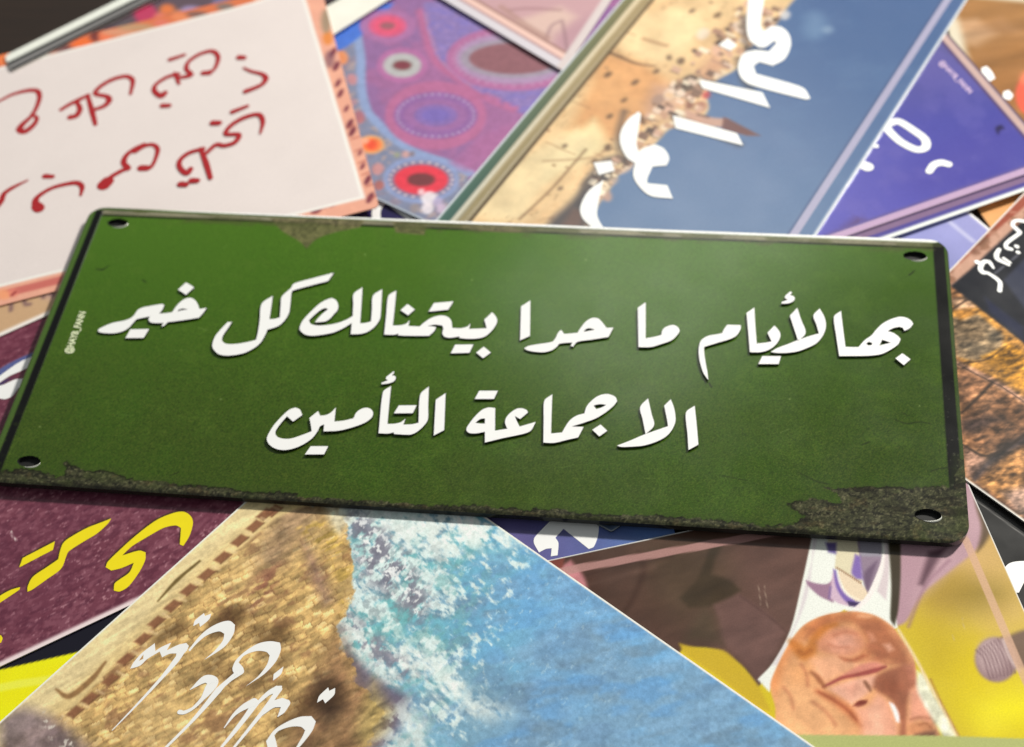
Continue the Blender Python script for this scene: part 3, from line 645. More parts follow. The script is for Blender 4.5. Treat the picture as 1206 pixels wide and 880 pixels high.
# ------------------------------------------------------------------ poster with the upside-down portrait (bottom right)
def build_face():
    s = Plate('tin_sign', 'photo sign of an upside-down man in suit and tie on yellow, lower right', 'sign', (1134.5, 556), (655, 658), (1206, 718), 200, 205, -3.90,
              base=(92, 66, 56), thick=0.50, vis=[(640, 640), (1140, 560), (1220, 720), (1230, 890), (940, 890), (700, 700)], fine=.45, edge=(240, 236, 232), side=(210, 205, 200), edge_w=.3, mat=M_photo)
    P = s.P; U, V = P.U, P.V
    # yellow backdrop
    P.c[:] = (206, 184, 40)
    P.mix(1 - P.grad((1160, 650), (1150, 790)), (190, 156, 84)); P.mix(P.mask([(1120, 600), (1150, 590), (1206, 720), (1180, 740), (1120, 690)], 12) * .8, (206, 168, 112))
    P.ell(1145, 700, 40, 18, (128, 108, 34), 7, .7); P.ell(1190, 835, 40, 24, (238, 226, 22), 9, .9); P.ell(1150, 790, 34, 26, (214, 190, 18), 8, .7); P.ell(1195, 870, 24, 10, (214, 196, 22), 4, .6)
    P.ell(1165, 855, 14, 12, (232, 216, 40), 4, .6); P.ell(1105, 760, 24, 36, (190, 164, 34), 7, .8); P.ell(1110, 700, 26, 24, (168, 136, 58), 8, .7)
    # pale lilac shirt and lapel on the right of the tie
    P.poly([(1040, 600), (1160, 560), (1168, 600), (1156, 640), (1120, 672), (1086, 700), (1068, 732), (1050, 740), (1030, 700)], (176, 140, 152), .8)
    P.mix(P.mask([(1110, 620), (1150, 575), (1162, 610), (1140, 650), (1100, 690), (1075, 712)], 3) * .6, (194, 160, 168))
    P.poly([(1146, 572), (1160, 600), (1168, 622), (1160, 640), (1151, 650), (1156, 622), (1150, 598)], (84, 66, 44), 1.0, .9)
    P.poly([(1094, 650), (1114, 645), (1100, 668), (1088, 690), (1082, 688)], (88, 60, 72), 1.2, .9); P.line([(1070, 738), (1090, 690), (1118, 660)], .8, (150, 112, 128), .8, .7)
    # suit
    suit = [(655, 640), (900, 590), (966, 640), (948, 700), (930, 760), (893, 808), (872, 782), (840, 764), (806, 762), (780, 790), (640, 700), (600, 650)]
    P.poly(suit, (76, 54, 45), .6); sm = P.mask(suit, .6)
    P.mix(sm * P.grad((760, 690), (900, 720)) * .6, (104, 76, 70)); P.mix(P.mask([(760, 640), (850, 640), (862, 690), (840, 720), (800, 735), (770, 700)], 8) * .6 * sm, (76, 62, 44))
    P.poly([(655, 655), (700, 650), (712, 700), (720, 730), (690, 700)], (66, 42, 34), 3, .6); P.line([(752, 650), (758, 670), (748, 700), (735, 722)], [1, 1.6, 1.4, 1], (60, 40, 32), 1.2, .8)
    P.poly([(872, 695), (860, 684), (838, 676), (842, 660), (850, 644), (838, 640), (822, 680), (800, 704), (812, 716), (838, 714), (856, 708)], (58, 46, 32), 1.0, .9)
    P.poly([(870, 699), (840, 712), (846, 730), (852, 756), (880, 784), (893, 806), (925, 745), (904, 722)], (106, 78, 74), 1.0, .7); P.line([(872, 702), (905, 726), (926, 744)], .5, (82, 58, 54), .5, .8)
    P.poly([(806, 755), (815, 735), (830, 716), (842, 728), (850, 758)], (76, 64, 48), 2.5, .7); P.line([(660, 690), (720, 668), (790, 655)], 1.2, (58, 38, 32), 1.4, .6); P.line([(690, 690), (740, 676), (770, 668)], .9, (112, 84, 74), 1.4, .4)
    P.poly([(652, 672), (672, 660), (688, 680), (694, 705), (680, 704), (664, 690)], (186, 122, 128), 1.0, .95); P.poly([(640, 656), (668, 652), (664, 662), (660, 690), (640, 680)], (122, 62, 52), .6, .9)
    P.speck(5, 61, .14, 1.6, .7, 30, sm)
    P.poly([(800, 758), (826, 764), (852, 766), (872, 784), (893, 808), (908, 838), (890, 832), (850, 800), (806, 770)], (196, 166, 44), .6, .95)
    # shirt, collar and tie
    T = lambda p: Z(880, 620, 3.666, p); Fc = lambda p: Z(900, 720, 5.243, p)
    P.poly(T([(285, 20), (640, 20), (625, 180), (630, 300), (650, 440), (600, 440), (420, 360), (230, 470), (150, 600), (95, 715), (45, 660), (110, 590), (185, 450), (235, 250)]), (230, 232, 226), .35)
    P.mix(P.mask(T([(285, 40), (300, 60), (250, 260), (200, 440), (110, 600), (130, 600), (260, 300)]), .6) * .5, (196, 176, 190))
    P.poly(T([(252, 232), (300, 246), (345, 248), (375, 225), (372, 330), (310, 300), (262, 255)]), (148, 112, 138), .4, .95)
    P.poly(T([(470, 40), (580, 40), (578, 160), (545, 240), (520, 290), (500, 230), (480, 140)]), (138, 118, 138), .4, .95); P.poly(T([(480, 40), (580, 40), (578, 130), (490, 130)]), (150, 148, 160), .6, .8)
    P.poly(T([(505, 200), (560, 150), (520, 290), (508, 260)]), (92, 70, 96), .8, .7)
    P.poly(T([(350, 40), (470, 40), (486, 140), (498, 230), (490, 250), (378, 180), (384, 110), (345, 80)]), (218, 208, 178), .35); P.poly(T([(338, 70), (385, 70), (384, 120), (350, 112)]), (92, 78, 138), .6, .95)
    P.poly(T([(466, 120), (488, 130), (500, 230), (470, 226), (450, 200)]), (118, 92, 172), .6, .9); P.poly(T([(372, 185), (392, 230), (420, 285), (480, 335), (470, 350), (400, 335), (358, 310), (362, 250)]), (204, 176, 196), .4)
    P.poly(T([(372, 185), (384, 190), (396, 250), (430, 300), (492, 330), (470, 348), (420, 320), (384, 262)]), (112, 88, 166), .45, .9); P.poly(T([(390, 190), (440, 212), (490, 245), (522, 288), (500, 318), (470, 324), (425, 280), (402, 232)]), (226, 206, 180), .3)
    P.line(T([(385, 178), (430, 205), (492, 246)]), .5, (148, 110, 84), .25, .9); P.poly(T([(430, 322), (492, 330), (484, 348), (440, 344)]), (58, 42, 84), .4, .95); P.line(T([(360, 262), (354, 310)]), .7, (122, 98, 150), .4, .7); P.line(T([(410, 262), (440, 296), (480, 316)]), .5, (250, 240, 220), .4, .7)
    P.line(T([(582, 40), (598, 110), (560, 230), (520, 310), (470, 356)]), 1.3, (238, 228, 226), .25, .95); P.poly(T([(600, 60), (612, 60), (612, 200), (600, 320), (560, 280), (590, 180)]), (206, 188, 194), .5, .8)
    P.poly(T([(608, 60), (662, 60), (662, 220), (652, 360), (636, 430), (618, 400), (622, 250)]), (58, 50, 36), .5, .97)
    # head, chin uppermost
    head = Fc([(40, 440), (75, 350), (130, 240), (190, 145), (260, 75), (380, 22), (520, 0), (620, 8), (700, 32), (790, 92), (850, 170), (900, 240), (930, 310), (945, 420), (965, 500), (1000, 560), (1035, 620), (1060, 690), (1100, 800), (60, 800), (70, 600), (42, 500)])
    P.poly(head, (220, 158, 108), .4); hm = P.mask(head, .4)
    def hp(pts, rgb, soft, al): P.mix(P.mask(Fc(pts), soft) * hm * al, rgb)
    def hl(pts, w, rgb, soft, al): P.line(Fc(pts), w, rgb, soft, al)
    hp([(40, 440), (130, 240), (260, 75), (400, 20), (420, 60), (300, 120), (200, 200), (110, 360), (80, 520)], (204, 126, 72), 2.4, .8); hp([(60, 560), (150, 420), (300, 480), (420, 600), (520, 720), (520, 800), (60, 800)], (230, 172, 120), 3.5, .9)
    hp([(150, 340), (240, 300), (300, 350), (280, 420), (180, 440)], (226, 162, 106), 3, .8); hp([(380, 22), (560, 6), (700, 40), (780, 110), (700, 90), (560, 70), (430, 80), (330, 140), (250, 170), (280, 90)], (178, 106, 64), 1.8, .85)
    hl([(165, 185), (205, 225), (245, 258), (290, 232), (320, 170), (370, 115), (440, 85)], [1.5, 3.4, 4.4, 3.4, 3, 2.4, 1.6], (190, 112, 44), 1.1, .75); hl([(215, 245), (245, 262), (285, 240)], 1.2, (160, 88, 36), .8, .6)
    hp([(325, 190), (410, 112), (520, 98), (600, 145), (625, 215), (570, 268), (480, 285), (400, 262), (335, 240)], (204, 136, 102), 1.2, .95); hp([(400, 190), (470, 140), (550, 150), (570, 210), (500, 250), (420, 240)], (218, 156, 130), 2.0, .9)
    hp([(560, 60), (720, 66), (790, 130), (860, 220), (900, 300), (900, 340), (800, 320), (700, 280), (640, 285), (610, 250), (630, 190), (600, 130)], (164, 98, 64), 1.8, .92); hp([(590, 18), (680, 30), (640, 44), (570, 36)], (224, 168, 126), .8, .7)
    hp([(735, 205), (775, 200), (800, 235), (770, 250)], (226, 166, 138), .9, .85); hp([(640, 130), (670, 140), (690, 180), (660, 190)], (206, 142, 112), 1.0, .7); hp([(800, 110), (840, 170), (880, 230), (850, 220), (800, 160)], (186, 116, 78), 1.0, .7); hp([(690, 250), (760, 270), (740, 310), (680, 300)], (142, 80, 54), 1.6, .7)
    hp([(290, 300), (420, 270), (560, 310), (600, 330), (470, 395), (380, 440), (330, 400)], (226, 166, 128), 1.6, .85); hp([(465, 282), (540, 292), (610, 262), (640, 276), (570, 308), (500, 308)], (158, 84, 54), .9, .9)
    hp([(600, 328), (680, 312), (745, 332), (690, 358), (600, 380), (500, 400), (470, 402), (540, 360)], (206, 128, 112), .8, .85); hl([(365, 466), (420, 440), (480, 412), (560, 396), (620, 384), (690, 364), (750, 342)], [.6, .9, 1.0, 1.1, 1.5, 1.4, .7], (142, 60, 56), .5, .88)
    hl([(290, 375), (325, 402), (345, 430), (372, 466)], [.8, 1.4, 1.6, 1.0], (146, 86, 52), .7, .85); hp([(395, 478), (500, 438), (620, 402), (700, 392), (690, 450), (655, 490), (600, 540), (540, 578), (470, 530)], (228, 170, 144), 1.0, .92); hp([(480, 460), (560, 440), (600, 470), (540, 520)], (220, 152, 126), 1.4, .5)
    hl([(622, 436), (640, 462), (655, 490)], [1.0, 1.3, .8], (122, 78, 54), .5, .85); hp([(548, 585), (585, 552), (640, 548), (628, 574), (580, 592)], (118, 50, 38), .4, .95)
    hl([(328, 494), (380, 520), (440, 552), (520, 612), (560, 655), (600, 705)], [1.2, 2.0, 2.4, 2.6, 2.4, 1.4], (186, 106, 66), 1.2, .8); hl([(340, 500), (430, 550), (510, 606), (570, 670)], .8, (146, 74, 44), .6, .7)
    hp([(560, 596), (640, 585), (700, 508), (760, 555), (815, 690), (830, 800), (600, 800), (600, 700)], (230, 164, 134), 1.4, .92); hp([(640, 600), (700, 560), (740, 640), (740, 800), (660, 800)], (236, 180, 150), 2, .7)
    hp([(690, 404), (770, 360), (860, 330), (925, 370), (940, 440), (895, 520), (882, 620), (880, 800), (830, 800), (836, 660), (780, 545), (705, 500), (672, 470)], (152, 90, 64), 1.0, .92); hp([(860, 330), (930, 320), (945, 430), (930, 470), (900, 420)], (178, 110, 84), 1.2, .8); hp([(720, 430), (800, 400), (840, 460), (800, 520), (740, 490)], (140, 78, 52), 1.8, .7)
    hp([(770, 560), (800, 575), (830, 630), (836, 690), (815, 680), (795, 620)], (248, 232, 238), .4, .95); hp([(900, 490), (950, 462), (1000, 560), (1035, 640), (1030, 700), (960, 670), (895, 690)], (220, 152, 124), 1.2, .92)
    hl([(905, 668), (960, 655), (1030, 660)], .7, (160, 98, 68), .7, .7); hp([(895, 690), (1030, 680), (1050, 760), (890, 760)], (208, 138, 94), 1.0, .85); hp([(930, 760), (990, 745), (1060, 735), (1080, 800), (920, 800)], (92, 60, 46), 1.0, .8); hl([(960, 700), (1000, 694), (1030, 720)], .6, (160, 96, 60), .5, .7)
    for pts, w in (([(430, 150), (500, 128), (570, 140)], .8), ([(400, 205), (450, 222), (520, 222)], .7), ([(120, 470), (160, 520), (180, 600)], .8), ([(230, 330), (262, 390), (270, 460)], .9), ([(300, 560), (380, 620), (440, 700)], 1.0), ([(700, 300), (770, 320), (850, 310)], .8), ([(640, 210), (690, 220), (740, 250)], .8), ([(560, 310), (620, 300), (700, 290)], .7)):
        hl(pts, w, (172, 100, 70), .8, .5)
    mean = np.array([[206, 140, 104]]); P.c = P.c + hm[:, None] * (((P.c - mean) * 1.18 + mean) - P.c); P.mix(hm * .14, (216, 150, 136))
    P.speck(4, 63, .12, mask=hm); P.speck(1.2, 64, .05, mask=hm)
    # white hair and jacket edge on the right of the head
    P.poly([(1080, 790), (1088, 795), (1100, 818), (1116, 845), (1128, 870), (1112, 870), (1100, 850), (1088, 830), (1080, 812)], (222, 222, 204), .8, .95); P.line([(1058, 742), (1078, 775), (1094, 805), (1112, 838), (1130, 872)], .8, (232, 208, 178), .5, .9)
    P.line([(1096, 800), (1108, 826), (1132, 872)], .4, (158, 106, 56), .5, .8); P.speck(2.2, 67, .25, mask=P.mask([(1080, 790), (1100, 818), (1128, 870), (1100, 870), (1088, 830)], .8))
    # microphone
    P.poly([(1180, 752), (1206, 742), (1240, 738), (1240, 790), (1200, 786), (1186, 772)], (112, 88, 72), 1.0); P.ell(1173, 777, 25, 27, (150, 122, 124), .7, 1, rot=-18); P.ell(1169, 773, 17, 20, (196, 172, 172), 2.2, .8, rot=-18)
    for k in range(8):
        P.line([(1150 + k * 4.2, 772 - k * 2.2 - 6), (1158 + k * 4.4, 770 - k * 1.0 + 4), (1163 + k * 4.6, 784 - k * .6 + 6), (1166 + k * 4.2, 800 - k)], .5, (118, 90, 96), .35, .75)
    P.line([(1182, 754), (1188, 772), (1200, 790)], 1.0, (206, 184, 180), .6, .8)
    # printed frame line and olive band at the far side
    P.line([(640, 678), (672, 671), (893, 631), (1120, 588)], 2.6, (176, 132, 128), .15, .85, smooth=False); P.line([(1110, 588), (1140, 642), (1200, 782), (1260, 920)], 2.3, (206, 166, 140), .2, .8, smooth=False)
    P.poly([(900, 864), (960, 865.5), (1105, 866.5), (1206, 870), (1300, 874), (1300, 960), (900, 960)], (172, 178, 112), .3, 1, smooth=False)
    for pts in ([(893, 688), (896, 712)], [(1133, 728), (1136, 742)], [(1122, 748), (1124, 754)], [(900, 690), (904, 716)]): P.line(pts, .22, (190, 170, 150), .2, .5)
    s.build()
build_face()

# ------------------------------------------------------------------ maroon sign (left)
def build_maroon():
    s = Plate('tin_sign', 'maroon leather-look sign with yellow and white lettering at the left edge', 'sign', (320, 634), (0, 785), (262, 542), 220, 150, -4.50,
              base=(112, 58, 74), thick=0.50, vis=[(0, 380), (60, 360), (300, 590), (300, 640), (-10, 790), (-10, 400)], fine=.45, edge=(232, 214, 216), side=(225, 215, 215), edge_w=1.5)
    P = s.P; X, Y = P.X, P.Y
    a, b = X * .8 + Y * .6, -X * .6 + Y * .8
    n = fbm(a / 1.9, b / 1.1, 3, 4); P.mix(sstep(.45, .62, n) * .55, (146, 92, 106)); P.mix(sstep(.66, .8, fbm(a / 1.0, b / .7, 5, 3)) * .7, (196, 146, 156))
    P.mix(sstep(.5, .66, fbm(a / 2.6, b / 1.3, 9, 4)) * .6, (84, 36, 54)); P.mix(sstep(.5, .7, fbm(X / 25, Y / 25, 7)) * .3, (92, 42, 62))
    P.mix((1 - P.grad((20, 380), (60, 470))) * .5, (98, 36, 58))
    z0 = lambda p: Z(0, 580, 4.8875, p)
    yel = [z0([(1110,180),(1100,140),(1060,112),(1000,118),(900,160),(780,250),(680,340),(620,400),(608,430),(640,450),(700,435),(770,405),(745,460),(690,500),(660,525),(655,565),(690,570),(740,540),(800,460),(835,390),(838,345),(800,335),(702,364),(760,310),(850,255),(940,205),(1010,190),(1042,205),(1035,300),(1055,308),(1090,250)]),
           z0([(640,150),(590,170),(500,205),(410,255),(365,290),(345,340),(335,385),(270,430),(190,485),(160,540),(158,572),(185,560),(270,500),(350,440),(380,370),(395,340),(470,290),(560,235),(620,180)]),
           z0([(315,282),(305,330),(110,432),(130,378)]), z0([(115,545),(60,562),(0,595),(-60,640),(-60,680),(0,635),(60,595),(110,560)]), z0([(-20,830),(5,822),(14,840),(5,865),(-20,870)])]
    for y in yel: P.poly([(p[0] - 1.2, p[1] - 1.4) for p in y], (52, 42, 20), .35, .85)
    z1 = lambda p: Z(0, 380, 8.614, p)
    P.poly(z1([(340,300),(200,360),(80,420),(0,470),(-60,520),(-60,600),(100,470),(340,345)]), (84, 96, 150), .35, .95); P.poly(z1([(160,562),(110,570),(20,635),(-20,640),(-20,620),(80,570)]), (58, 52, 96), .35, .9)
    P.line([(13, 626), (15, 632), (20, 637)], .35, (226, 206, 206), .2)
    s.build()
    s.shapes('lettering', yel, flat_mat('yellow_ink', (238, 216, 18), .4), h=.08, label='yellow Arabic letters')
    s.shapes('lettering', [z1([(345,335),(200,400),(80,480),(0,540),(-60,590),(-60,640),(0,605),(100,540),(285,450)]), z1([(300,565),(220,570),(150,578),(30,632),(-30,645),(-60,770),(0,772),(60,775),(130,740),(190,660)])], M_white, h=.08, label='white Arabic letters with blue shade')
build_maroon()

# ------------------------------------------------------------------ yellow and black sign (bottom left corner)
def build_yellow():
    s = Plate('tin_sign', 'bright yellow sign with a black end, poking out at the bottom left corner', 'sign', (200, 690), (0, 783), (330, 860), 200, 120, -5.20,
              base=(236, 230, 14), thick=0.50, vis=[(-10, 690), (160, 690), (160, 890), (-10, 890)], fine=.5, edge=(20, 18, 30), side=(30, 28, 30), edge_w=.3)
    P = s.P
    P.mix(P.mask([(-60, 800), (0, 789), (105, 765), (125, 760), (300, 720), (300, 600), (-60, 700)], .3, smooth=False), (18, 16, 30))
    P.line([(-40, 818), (20, 806), (60, 800), (120, 788)], 2.6, (244, 240, 96), .5, .75, smooth=False); P.speck(12, 71, .05)
    s.build()
build_yellow()

# ------------------------------------------------------------------ blue sign peeping out under the green one
def build_blue():
    s = Plate('tin_sign', 'blue sign with one big white letter, under the near edge of the green sign', 'sign', (800, 645), (560, 690), (775, 560), 100, 60, -4.55,
              base=(84, 104, 160), thick=0.50, vis=[(560, 590), (800, 600), (800, 650), (600, 680)], fine=.5, edge=None, side=(200, 200, 205))
    P = s.P; P.mix(1 - P.grad((620, 640), (760, 625)), (92, 86, 140)); P.mix(P.grad((690, 640), (770, 620)) * .7, (88, 124, 186)); P.speck(8, 73, .08)
    z = lambda p: Z(600, 580, 5.025, p)
    s.build()
    s.shapes('lettering', [z([(175,355),(145,300),(150,265),(230,180),(260,150),(420,150),(530,150),(525,250),(500,320),(470,335),(320,215),(272,268),(290,300),(285,372),(245,378),(250,330),(215,335)])], M_white, h=.08)
    t = Plate('tin_sign', 'dark steel corner of a sign jutting out under the green sign near the white letter', 'sign', (720, 626.5), (690, 610), (742, 612), 28, 30, -3.30,
              base=(66, 80, 104), thick=0.50, fine=.6, edge=(150, 156, 160), side=(60, 62, 66), edge_w=.25, r=.5)
    t.P.speck(2, 75, .5); t.build()
build_blue()

# ------------------------------------------------------------------ black sign at the right edge
def build_black():
    s = Plate('tin_sign', 'black sign with a white round letter at the right edge beneath the stone photo sign', 'sign', (1120, 548), (1206, 604), (1160, 700), 150, 140, -5.20,
              base=(34, 33, 33), thick=0.50, vis=[(1120, 540), (1230, 580), (1230, 760), (1140, 600)], fine=.5, edge=(20, 20, 20), side=(60, 60, 60))
    P = s.P; P.poly([(1130, 556), (1260, 648), (1260, 600), (1150, 530)], (12, 11, 13), .4, 1, smooth=False); P.line([(1150, 590), (1206, 631), (1250, 662)], .35, (120, 118, 116), .2, .9); P.speck(3, 77, .15)  # near-black band: shadow along the stone sign, painted into the colour
    s.build()
    s.shapes('lettering', [[(1180, 673), (1188, 664), (1200, 661), (1215, 662), (1235, 672), (1240, 700), (1215, 690), (1207, 684), (1200, 698), (1190, 698)]], M_white, h=.08)
build_black()
# ------------------------------------------------------------------ white card with red calligraphy (top left)
def build_card():
    A0, e1, e2 = W(446.5, 243.5, -3.2), _n(W(30, 352, -3.2) - W(446.5, 243.5, -3.2)), _n(W(384, 8, -3.2) - W(446.5, 243.5, -3.2))
    CARD_H = float((np.linalg.inv(np.stack([e1, e2], 1)) @ (W(0, 65, -3.2) - A0))[1])
    s = Plate('tin_sign', 'white sign with red Arabic calligraphy and an orange patterned border, top left', 'sign', (446.5, 243.5), (30, 352), (384, 8), 330, CARD_H, -3.20,
              base=(226, 164, 142), thick=0.50, vis=[(-10, 370), (-10, 40), (170, 0), (400, 0), (460, 250)], fine=.6, edge=None, side=(225, 180, 160), r=2)
    P = s.P; U, V = P.U, P.V
    P.mix(sstep(.5, .62, fbm(U / 4, V / 4, 3)) * .45, (238, 176, 150))
    # border ornament: dark ticks on salmon, mixed colours along the far side
    P.poly([(-40, 30), (150, -20), (300, -20), (300, 20), (0, 100), (-40, 110)], (210, 110, 70), 1, .9, smooth=False)
    for x, y, rx, ry, c in ((8, 70, 14, 7, (238, 126, 72)), (45, 62, 16, 6, (170, 100, 104)), (72, 57, 12, 5, (112, 66, 70)), (97, 50, 14, 5, (240, 112, 56)), (112, 43, 6, 6, (110, 54, 54)), (124, 43, 8, 6, (234, 122, 84)), (140, 38, 20, 4, (214, 150, 120)), (160, 32, 22, 4, (186, 150, 116)), (190, 27, 9, 4, (218, 120, 104)), (212, 20, 10, 4, (226, 138, 96)), (232, 17, 12, 3, (110, 90, 90)), (265, 8, 10, 4, (120, 112, 110))):
        P.ell(x, y, rx, ry, c, 1.6, .95)
    for (x, y, w) in ((392, 62, 3), (396, 78, 3), (398, 98, 2.4), (401, 110, 2.6), (408, 128, 2), (412, 146, 3), (415, 155, 3), (427, 196, 2), (433, 212, 3), (436, 233, 3.2), (424, 180, 1.6)):
        P.ell(x, y, w * 2.2, w, (104, 42, 60), .8, .9, rot=-60)
    P.ell(386, 45, 6, 8, (222, 134, 66), 1, .9); P.ell(384, 25, 6, 14, (142, 130, 108), 1.5, .8); P.ell(388, 70, 6, 10, (122, 84, 96), 1.2, .7)
    for x, y, w in ((345, 249, 8), (362, 246, 7), (378, 244, 8), (390, 241, 6), (372, 249, 6)): P.ell(x, y, w, 2.6, (112, 40, 56), .8, .85, rot=-14)
    for k in range(14): P.line([(410 + (k % 7) * 4.2, 150 + (k % 7) * 14), (418 + (k % 7) * 4.2, 147 + (k % 7) * 14)], .5, (166, 84, 76), .5, .6)
    P.poly([(0, 343), (80, 323), (80, 332), (0, 352)], (196, 104, 96), .5, .95, smooth=False); P.ell(4, 347, 9, 6, (240, 160, 116), 1.2, .9); P.ell(16, 345, 5, 5, (226, 130, 112), 1, .8); P.line([(14, 348), (18, 344)], 1, (150, 60, 60), .5)
    # white field
    q = [(436.5 - 7, 233.5), (363.5, 9), (355, -16), (272, 10.8), (0, 79.3), (-80, 99.5), (-80, 357), (0, 338), (75, 318)]
    q = [(430, 233.5), (356, -14), (272, 10.0), (0, 79.3), (-80, 99.4), (-80, 357.4), (0, 338)]
    P.poly(q, (223, 212, 210), .45, 1, smooth=False); P.speck(14, 7, .012)
    m = P.mask(q, .2, smooth=False); idx, d = P.sdf(WA(q, s.z), 3); P.mix((1 - sstep(.3, .9, np.abs(d + .7))) * .8, (240, 238, 232), idx)
    s.build()
    M_red = flat_mat('red_ink', (164, 30, 36), .45)
    z1 = lambda p: Z(0, 40, 3.8235, p); z2 = lambda p: Z(160, 40, 4.629, p)
    S = 2.05
    s1 = lambda p, w: (z1(p), [x / 3.8235 / S for x in (w if hasattr(w, '__len__') else [w] * len(p))]); s2 = lambda p, w: (z2(p), [x / 4.629 / S for x in (w if hasattr(w, '__len__') else [w] * len(p))])
    s.ribbons('calligraphy', [
        s1([(-60,335),(0,302),(60,272),(130,255),(168,258),(178,285),(165,330),(140,372),(100,410),(88,432),(112,440),(150,412),(166,380),(142,362)], [8,10,14,18,18,16,14,14,20,22,22,18,14,10]),
        s1([(275,342),(310,320),(350,300),(398,276)], [14,16,18,14]), s1([(345,305),(360,338),(345,368),(318,376)], [14,18,20,22]),
        s1([(397,285),(415,350),(430,408)], [14,18,14]), s1([(425,342),(470,325),(492,300),(480,282),(430,270),(452,238),(510,205),(570,192),(598,212),(588,272)], [16,18,20,18,16,16,18,18,16,10]),
        s1([(-30,800),(5,755),(20,720),(60,692),(125,660)], [16,18,16,14,6]),
        s1([(172,788),(160,760),(170,735),(230,697),(300,677),(348,672),(370,690),(364,728)], [26,22,16,14,16,18,16,8]), s1([(168,778),(176,786)], [34,34]), s1([(204,642),(236,644)], [20,16]),
        s1([(468,682),(485,665)], [40,38]), s1([(475,672),(505,642),(560,612),(578,606),(558,582),(570,548),(610,518),(650,500)], [20,16,16,18,18,16,16,16]),
        s2([(-5,645),(50,612),(95,606),(120,632),(105,690),(82,728),(50,735)], [16,18,18,18,14,16,26]), s2([(30,733),(62,733)], [30,28]),
        s2([(160,322),(138,340),(102,312),(110,278),(170,238),(232,220)], [22,26,20,16,18,18]), s2([(212,215),(236,272)], [14,14]), s2([(232,242),(300,226),(276,192),(290,152),(350,112),(418,96),(450,130),(428,195),(385,215)], [18,22,18,16,18,20,18,14,22]), s2([(370,215),(402,214)], [24,24]),
        s2([(188,142),(266,116)], [20,14]), s2([(148,393),(182,393)], [24,20]),
        s2([(565,130),(590,132)], [26,22]), s2([(590,188),(630,206),(690,222),(710,246),(685,280),(600,316)], [10,14,18,22,18,22]),
        s2([(300,738),(278,762),(242,732),(242,692),(290,652),(368,628)], [20,24,20,18,18,18]), s2([(355,628),(385,710),(408,788)], [16,22,18]),
        s2([(385,652),(440,606),(482,612),(540,594),(562,552),(492,548),(520,502),(590,460),(668,442),(694,480),(680,545)], [16,18,20,20,20,18,18,20,20,18,8]), s2([(422,488),(454,488)], [26,24]),
        s2([(528,428),(610,396)], [20,14]), s2([(246,822),(274,824)], [26,24]), s2([(306,803),(336,803)], [26,22]),
    ], M_red)
build_card()

